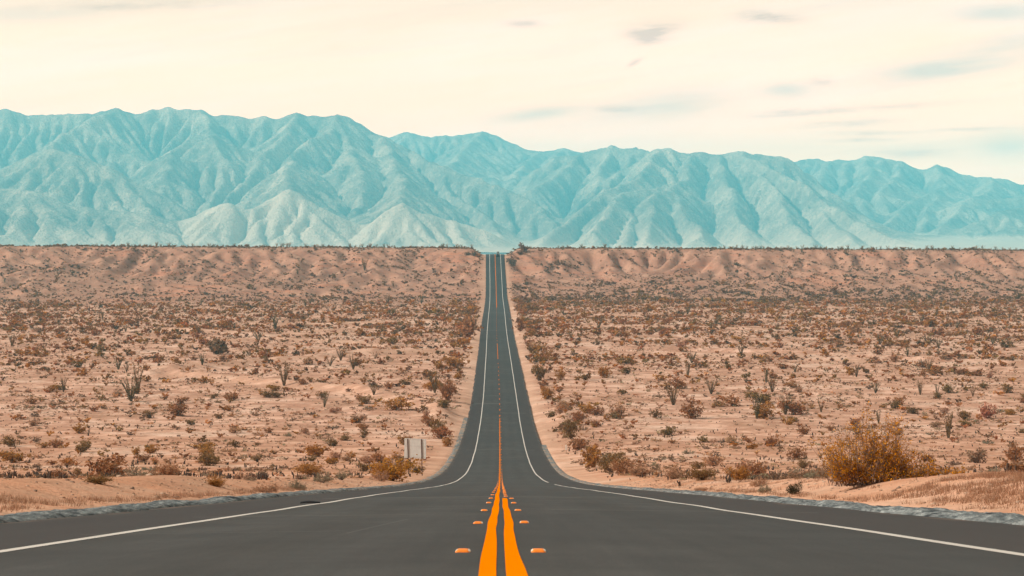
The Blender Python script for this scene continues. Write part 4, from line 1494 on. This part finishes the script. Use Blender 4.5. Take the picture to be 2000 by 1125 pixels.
# the great orange bush of the right verge
def great_bush():
    g = np.random.default_rng(77)
    x, y = at(1700, 947)
    r = bpy.data.objects.new("creosote_bush", None)
    COL.objects.link(r)
    r.location = (x, y, zt(x, y))
    sc_ = y / 54.0
    tips = [(-1.62, 1.36), (-1.5, 1.48), (-1.25, 1.52), (-1.0, 1.35), (-0.62, 1.75), (-0.42, 1.95), (-0.22, 2.25), (0.0, 2.48), (0.12, 2.05), (0.42, 2.28),
            (0.60, 2.05), (0.80, 1.9), (0.97, 2.15), (0.86, 1.65), (1.05, 1.35), (1.28, 1.32), (1.48, 1.12), (1.30, 0.95), (1.62, 0.72),
            (1.88, 0.82), (1.55, 0.50), (-1.40, 1.05), (-1.25, 0.75), (-1.35, 0.5), (-0.85, 1.1), (-0.5, 1.3), (0.2, 1.5), (0.6, 1.3), (-0.9, 0.7), (-0.4, 0.8), (0.1, 0.9), (0.7, 0.8), (1.0, 0.6), (-1.0, 0.4), (0.4, 0.5), (-0.2, 0.5), (2.1, 0.45), (2.4, 0.55), (2.0, 0.3), (2.7, 0.42), (2.95, 0.30), (1.7, 0.45), (3.2, 0.22)]
    paths, centres, weight = [], [], []
    for tx, tz in tips:
        for k in range(8):
            f = 1.0 if k == 0 else g.uniform(0.45, 0.98)
            ty = g.normal() * 0.55 * (1 - 0.35 * tz / 2.5)
            ex, ez = tx * (f ** 0.6) + g.normal() * 0.10, tz * f + g.normal() * 0.05
            bx = tx * 0.55 + g.normal() * 0.20 + (0.35 * tx if tx > 1.65 else 0)
            by = g.normal() * 0.14
            s = np.linspace(0, 1, 7)
            P = np.stack([bx + (ex - bx) * (0.75 * s + 0.25 * s ** 2), by + (ty - by) * s, -0.04 + ez * (1.15 * s - 0.15 * s * s)], -1)
            P[1:] += 0.022 * np.cumsum(g.normal(size=(6, 3)), 0) * np.array([1, 1, .4])
            P[-1, 2] = max(P[-1, 2], 0.08)
            paths.append(P)
            # short side twigs that carry the leaf clumps
            for q in g.uniform(0.30, 1.0, 9):
                c = np.array([np.interp(q, s, P[:, i]) for i in range(3)])
                e = c + g.normal(size=3) * np.array([0.11, 0.11, 0.07]) + [0, 0, 0.06]
                paths.append(np.stack([c, (c + e) / 2 + g.normal(size=3) * 0.012, e]))
                centres.append(e)
                centres.append((c + e) / 2)
    C = np.array(centres)
    C = C[C[:, 2] > 0.10]
    idx = g.integers(0, len(C), 22000)
    P = C[idx] + g.normal(size=(len(idx), 3)) * np.array([0.040, 0.040, 0.048])
    # each clump is of one shade: fresh orange to dull brown
    shade = np.clip(0.92 + 0.30 * g.normal(size=len(C)), 0.45, 1.5)[idx]
    V, Fc, sh = leaf_tris(P, 0.033, g)
    V[:, 2] = np.maximum(V[:, 2], 0.01)
    fo = put("foliage", mesh_np("foliage", V * sc_, Fc, m_leaf, cols=np.repeat((sh * np.repeat(shade, 3))[:, None], 3, 1)), parent=r)
    fo.color = (0.56, 0.235, 0.015, 1)
    rad = [np.linspace(0.011, 0.004, 7) if len(p) == 7 else np.array([0.005, 0.004, 0.003]) for p in paths]
    sv, sf = tube_tris([p * sc_ for p in paths], [q * sc_ for q in rad])
    put("branches", mesh_np("branches", sv, sf, m_stem), parent=r)
    tag(r, "great bright orange bush with upright leafy branches on the right verge", "shrub", "bushes of the roadside and flats")
    taken.append((x, y, 2.0))
    return x, y


great_bush()

# ------------------------------------------------------------------ the scatter of desert scrub
NEAR_U, FAR_Y = 0.335, 1268.0


def inframe(x, y, z):
    px, py = CX + F * x / y, CY - F * z / y
    return (px > -5) & (px < 2005) & (py < 1130)


def scatter(n, d0, d1, g):
    y = np.sqrt(g.uniform(d0 * d0, d1 * d1, n))
    x = g.uniform(-NEAR_U, NEAR_U, n) * (y + 6)
    return x, y


def bare_mask(x, y):
    m = np.zeros_like(x)
    for P, hgt, w, bw in BANKS:
        D, S = dist_poly(x, y, P)
        m = np.maximum(m, 1 - sm(bw * 0.55, bw * 1.25, D))
    return m * (y < 800)


g = np.random.default_rng(99)
A, B, Cc, Oc = [], [], [], []       # creosote, sage, cactus, ocotillo: x, y, width, height, tint row


def dens(kind, x, y, lat):
    cl = np.exp(2.7 * fbm(x / 26, y / 34, 3, 201 + kind) + 1.6 * fbm(x / 7, y / 8, 2, 205 + kind)) * 0.85
    if kind == 0:
        k = np.interp(y, [20, 60, 130, 240, 450, 600, 700, 860, 930, 1000, 1222, 1236, 1268], [.001, .002, .004, .010, .022, .050, .078, .072, .036, .038, .038, .075, .075])
        right = np.interp(y, [300, 880, 960, 1090, 1130], [1.0, 1.0, 2.2, 2.0, 1.1])
        k = np.where(x > 0, k * right, k)
    elif kind == 1:
        k = np.interp(y, [20, 60, 130, 300, 500, 650, 860, 950, 1222, 1236, 1268], [.04, .09, .15, .17, .14, .095, .075, .052, .052, .09, .09])
        k = np.where((x > 0) & (y > 900), k * 1.6, k)
    else:
        k = np.interp(y, [30, 60, 120, 250, 400, 520], [.02, .05, .07, .035, .02, .0])
    k = k * cl * sm(7.5, 10.5, lat)
    # bushes line the verge, where the road sheds its rain
    if kind == 0:
        k = k * (1 + 2.2 * np.exp(-((lat - 13) / 3.0) ** 2) * sm(200, 420, y) * (1 - sm(900, 960, y)))
    k = k * (1 - 0.62 * bare_mask(x, y) * (0.6 + 0.8 * gnoise(x / 9, y / 9, 231)))
    return k


for kind, dmax, lst in ((0, 0.40, A), (1, 0.80, B), (2, 0.40, Cc)):
    for d0, d1 in ((26, 150), (150, 450), (450, 800), (800, FAR_Y)):
        if kind == 2 and d0 > 500:
            continue
        area = NEAR_U * (d1 * d1 - d0 * d0)
        n = int(area * dmax)
        x, y = scatter(n, d0, d1, g)
        lat = np.abs(x - axis(y))
        ok = g.uniform(0, dmax, n) < dens(kind, x, y, lat)
        x, y, lat = x[ok], y[ok], lat[ok]
        if kind == 0:
            far = sm(940, 1000, y)
            h = g.gamma(2.8, 0.285, len(x)) * np.interp(y, [30, 140, 400], [0.55, 0.75, 1.0]) + 0.25
            w = h * g.uniform(1.05, 1.9, len(x))
        elif kind == 1:
            h = g.gamma(3.2, 0.085, len(x)) + 0.08
            h = h * np.interp(y, [30, 140, 400, 800], [0.6, 0.8, 1.1, 1.5])
            w = h * g.uniform(1.1, 2.1, len(x))
        else:
            h = g.uniform(0.22, 0.62, len(x))
            w = h
        ok = np.ones(len(x), bool)
        for (tx, ty, tr_) in taken:
            ok &= np.hypot(x - tx, y - ty) > tr_ * 0.9 + w * 0.4
        lst.append(np.stack([x, y, w, h], -1)[ok])
A, B, Cc = np.concatenate(A), np.concatenate(B), np.concatenate(Cc)


def with_z(Q):
    return np.concatenate([Q, terrain(Q[:, 0], Q[:, 1])[:, None] - 0.03], 1)


A, B, Cc = with_z(A), with_z(B), with_z(Cc)


def split_top(Q, n):
    s = np.where(inframe(Q[:, 0], Q[:, 1], Q[:, 4]), Q[:, 3] / Q[:, 1], 0)
    o = np.argsort(-s)
    n = min(n, int((s > 0).sum()))
    return Q[o[:n]], Q[o[n:]]


def where_words(x, y):
    side = "left" if x < axis(y) else "right"
    l = abs(x - float(axis(y)))
    depth = ("on the near {} verge" if y < 75 else "on the {} flat before the sign" if y < 140 else "on the {} flat level with the sign" if y < 190
             else "on the {} flat behind the sign" if y < 270 else "on the middle {} flat" if y < 420
             else "on the far {} flat" if y < 900 else "on the {} mesa slope")
    far = "by the road" if l < 16 else "off the road" if l < 34 else "far from the road" if l < 70 else "farthest from the road"
    return depth.format(side), far


def size_word(h, a, b):
    return "small" if h < a else "medium" if h < b else "large"


A_top, A_rest = split_top(A, 245)
B_top, B_rest = split_top(B, 285)
for Q, nm, tints, names in ((A_top, "creosote_bush", (RUST, OCHRE, OLIVE, TAN), ("rust", "ochre", "olive", "tan")),
                            (B_top, "sage_bush", (GREY, DARK, SAGE, TAN), ("drab", "dark", "silvery", "tan"))):
    for x, y, w, h, z in Q:
        k = int(g.choice(4, p=(0.30, 0.25, 0.27, 0.18)))
        a, b_ = where_words(x, y)
        lab = f"{size_word(h, *((0.7, 1.1) if nm[0] == 'c' else (0.25, 0.4)))} {names[k]} {'creosote' if nm[0] == 'c' else 'sage'} bush {a}, {b_}"
        lod = 0 if y < 85 else (1 if y < 420 else 2)
        if lod == 0 and h / y < 0.006:
            lod = 1
        plant(nm, x, y, w / (1.15 if nm[0] == "c" else 1.6), h, jit(tints[k], g), lab, "shrub",
              "scattered creosote bushes" if nm[0] == "c" else "scattered low sage bushes", lod, int(g.integers(0, 4)), g.uniform(0, 6.28))

# ocotillos scattered over the far flats and along the rim of the mesa
spots = []
for k in range(900):
    y = math.sqrt(g.uniform(450 ** 2, 1190 ** 2))
    x = g.uniform(-0.29, 0.295) * y
    if x < 0 and g.uniform() < 0.62:
        continue
    if abs(x - float(axis(y))) > 14 and len(spots) < 78:
        spots.append((x, y, g.uniform(2.6, 4.6), 0))
for k in range(190):
    y = g.uniform(1234, 1268)
    x = g.uniform(-0.287, 0.296) * y
    if gnoise(np.array([x / 24]), np.array([.5]), 301)[0] > -0.25 and abs(x + 3.8) > 16:
        spots.append((x, y, g.uniform(1.5, 4.3), 1))
for x, y, h, rim in spots:
    v = int(g.integers(0, 7))
    a, b_ = where_words(x, y)
    if rim:
        a = f"on the {'left' if x < -3.8 else 'right'} skyline of the mesa rim"
    plant("ocotillo", x, y, h, h, jit((0.30, 0.165, 0.085) if rim or g.uniform() < .6 else (0.16, 0.11, 0.05), g), f"{'short' if h < 3 else 'tall'} {('bundled', 'open', 'open', 'fan-shaped', 'dense', 'open', 'slim')[v]} ocotillo {a}, {b_}",
          "ocotillo", "ocotillos along the mesa rim" if rim else "ocotillos of the far flats", 2, v, g.uniform(0, 6.28))

# low cactus clumps of the near flats
C_top, C_rest = split_top(Cc, 190)
for x, y, w, h, z in C_top:
    o = put("cactus", STB[int(g.integers(0, 8))], (x, y, z), None, g.uniform(-0.5, 0.5) + (math.pi if g.uniform() < .5 else 0), (h * 1.1, h * 1.1, h))
    a, b_ = where_words(x, y)
    tag(o, f"{'short' if h < 0.35 else 'mid-height' if h < 0.48 else 'tall'} dark cactus clump {a}, {b_}", "cactus", "dark cactus clumps")


# the rest of each kind: more than anyone could count
def merged(name, Q, protos, tints, probs, mat, label, cat):
    Vs, Fs, Cs, n0 = [], [], [], 0
    pick = g.integers(0, len(protos), len(Q))
    kt = g.choice(len(tints), len(Q), p=probs)
    T = np.array(tints)[kt] * g.uniform(0.8, 1.3, (len(Q), 1)) * g.uniform(0.93, 1.07, (len(Q), 3)) * np.array([1.07, 1.0, 0.87])
    rz = g.uniform(0, 6.283, len(Q))
    for v, (V, Fc, sh, wn) in enumerate(protos):
        s = pick == v
        q = Q[s]
        if not len(q):
            continue
        c, sn = np.cos(rz[s])[:, None], np.sin(rz[s])[:, None]
        x, y = V[None, :, 0] * q[:, 2:3] / wn, V[None, :, 1] * q[:, 2:3] / wn
        W = np.stack([x * c - y * sn + q[:, 0:1], x * sn + y * c + q[:, 1:2], V[None, :, 2] * q[:, 3:4] + q[:, 4:5]], -1)
        Vs.append(W.reshape(-1, 3))
        Fs.append((Fc[None] + (np.arange(len(q)) * len(V))[:, None, None]).reshape(-1, 3) + n0)
        n0 += len(q) * len(V)
        Cs.append((T[s][:, None, :] * sh[None, :, None]).reshape(-1, 3))
    o = put(name, mesh_np(name, np.concatenate(Vs), np.concatenate(Fs), mat, cols=np.concatenate(Cs)))
    return tag(o, label, cat, kind="stuff")


def proto(nl, ns, lf, sd, low_dome=False):
    lv, st = vase(nl, ns, lf, sd, (10, 82) if low_dome else (4, 52), 0.3, 1.25 if low_dome else 1.05, 0.07 if low_dome else 0.085)
    V = np.concatenate([lv[0], st[0]])
    return V, np.concatenate([lv[1], st[1] + len(lv[0])]), np.concatenate([lv[2], np.full(len(st[0]), 0.5)]), 1.6 if low_dome else 1.15


for nm, Q, dome, tints, probs in (("desert_scrub", A_rest, False, (RUST, OCHRE, OLIVE, TAN, DARK), (.34, .20, .22, .10, .14)),
                                  ("low_scrub", B_rest, True, (GREY, DARK, SAGE, TAN), (.36, .30, .14, .20))):
    near_ = Q[:, 1] < 420
    mesa_ = Q[:, 1] > 985
    P1 = [proto(70, 6, 0.20, 4000 + v, dome) for v in range(6)]
    P2 = [proto(30, 3, 0.30, 4100 + v, dome) for v in range(8)]
    merged(nm, Q[near_], P1, tints, probs, m_scrub, f"{'brown creosote' if not dome else 'low grey'} scrub over the middle of the flats", "scrub")
    merged("mesa_" + nm, Q[mesa_], P2, ((0.20, 0.115, 0.068), OLIVE, (0.18, 0.095, 0.055), (0.25, 0.13, 0.065)), (.3, .25, .25, .2), m_scrub, f"{'brown creosote' if not dome else 'low grey'} scrub dotted over the mesa slopes", "scrub")
    merged(nm, Q[~near_ & ~mesa_], P2, tints, probs, m_scrub, f"{'brown creosote' if not dome else 'low grey'} scrub over the far flats", "scrub")
if len(C_rest):
    pc = []
    for v in range(5):
        V, Fc = stubs(3100 + v)[1]
        pc.append((V, Fc, np.ones(len(V)), 1.0))
    merged("low_cactus", C_rest, pc, [(0.06, 0.042, 0.032)], [1.0], m_scrub, "tiny dark cactus stubs dotted over the flats", "cactus")


# dry grass on the verges, thick on the bank at the right
def dry_grass():
    g = np.random.default_rng(55)
    pts = []
    for n, (l0, l1), (d0, d1), s in ((1100, (7.6, 10.8), (24, 37), 1), (330, (7.2, 11.5), (30, 95), 1), (300, (-7.7, -7.1), (24, 70), 1), (300, (-9.0, -7.2), (24, 30), 1), (160, (7.1, 7.6), (24, 70), 1)):
        y = g.uniform(d0, d1, n)
        l = g.uniform(l0, l1, n)
        keep = gnoise(l / 1.2, y / 2.5, 401) > -0.25
        pts.append(np.stack([l[keep], y[keep]], -1))
    P = np.concatenate(pts)
    k = 18
    n = len(P) * k
    b = np.repeat(P, k, 0) + g.normal(size=(n, 2)) * 0.075
    z = terrain(b[:, 0], b[:, 1]) - 0.02
    h = g.uniform(0.04, 0.15, n)
    a = g.uniform(0, 6.283, n)
    ln = h * g.uniform(0.15, 0.75, n)
    wv = 0.005
    p0 = np.stack([b[:, 0] - wv, b[:, 1], z], -1)
    p1 = np.stack([b[:, 0] + wv, b[:, 1], z], -1)
    p2 = np.stack([b[:, 0] + ln * np.cos(a), b[:, 1] + ln * np.sin(a), z + h], -1)
    V = np.stack([p0, p1, p2], 1).reshape(-1, 3)
    c = np.array([(0.44, 0.26, 0.155), (0.33, 0.19, 0.115), (0.52, 0.33, 0.21)])[g.integers(0, 3, n)] * g.uniform(0.75, 1.2, (n, 1))
    o = put("dry_grass", mesh_np("dry_grass", V, np.arange(3 * n).reshape(-1, 3), m_dry, cols=np.repeat(c, 3, 0)))
    tag(o, "dry reddish grass on the sandy verges, thickest on the bank at the right", "grass", kind="stuff")


dry_grass()


def stones():
    g = np.random.default_rng(56)
    n = 2600
    y = g.uniform(20, 120, n) ** 1.0
    l = np.where(g.uniform(size=n) < .5, -1, 1) * (7.1 + g.gamma(1.6, 2.2, n))
    r = g.gamma(2.2, 0.011, n) + 0.01
    z = terrain(l, y)
    O = np.array([[1, 0, 0], [-1, 0, 0], [0, 1, 0], [0, -1, 0], [0, 0, 1], [0, 0, -1]], float)
    Fc = np.array([[0, 2, 4], [2, 1, 4], [1, 3, 4], [3, 0, 4], [2, 0, 5], [1, 2, 5], [3, 1, 5], [0, 3, 5]])
    V = np.einsum("nij,nkj->nki", rand_rot(n, g), O[None] * g.uniform(0.6, 1.3, (n, 6, 1))) * r[:, None, None] * [1.2, 1.2, 0.7]
    V = V + np.stack([l, y, z], -1)[:, None, :]
    c = np.array([(0.40, 0.24, 0.15), (0.26, 0.17, 0.115), (0.50, 0.34, 0.23)])[g.integers(0, 3, n)]
    o = put("gravel", mesh_np("gravel", V.reshape(-1, 3), (Fc[None] + (np.arange(n) * 6)[:, None, None]).reshape(-1, 3), m_dry, cols=np.repeat(c, 6, 0)))
    tag(o, "small stones strewn over the sandy verges", "gravel", kind="stuff")


stones()


# the belt of trees on the basin floor, far off at the right
def far_trees():
    g = np.random.default_rng(57)
    n = 420
    y = g.uniform(6100, 7400, n)
    px = 1730 + 330 * np.sqrt(g.uniform(0, 1, n))
    x = (px - CX) / F * y
    z = terrain(x, y)
    Q = np.stack([x, y, g.uniform(8, 20, n), g.uniform(5, 10, n), z - 0.3], -1)
    merged("far_woods", Q, [proto(40, 3, 0.30, 4200 + v, True) for v in range(3)], [(0.055, 0.085, 0.05), (0.08, 0.10, 0.06)], [.6, .4], m_scrub,
           "belt of dark trees on the basin floor at the foot of the right mountains", "trees")


far_trees()
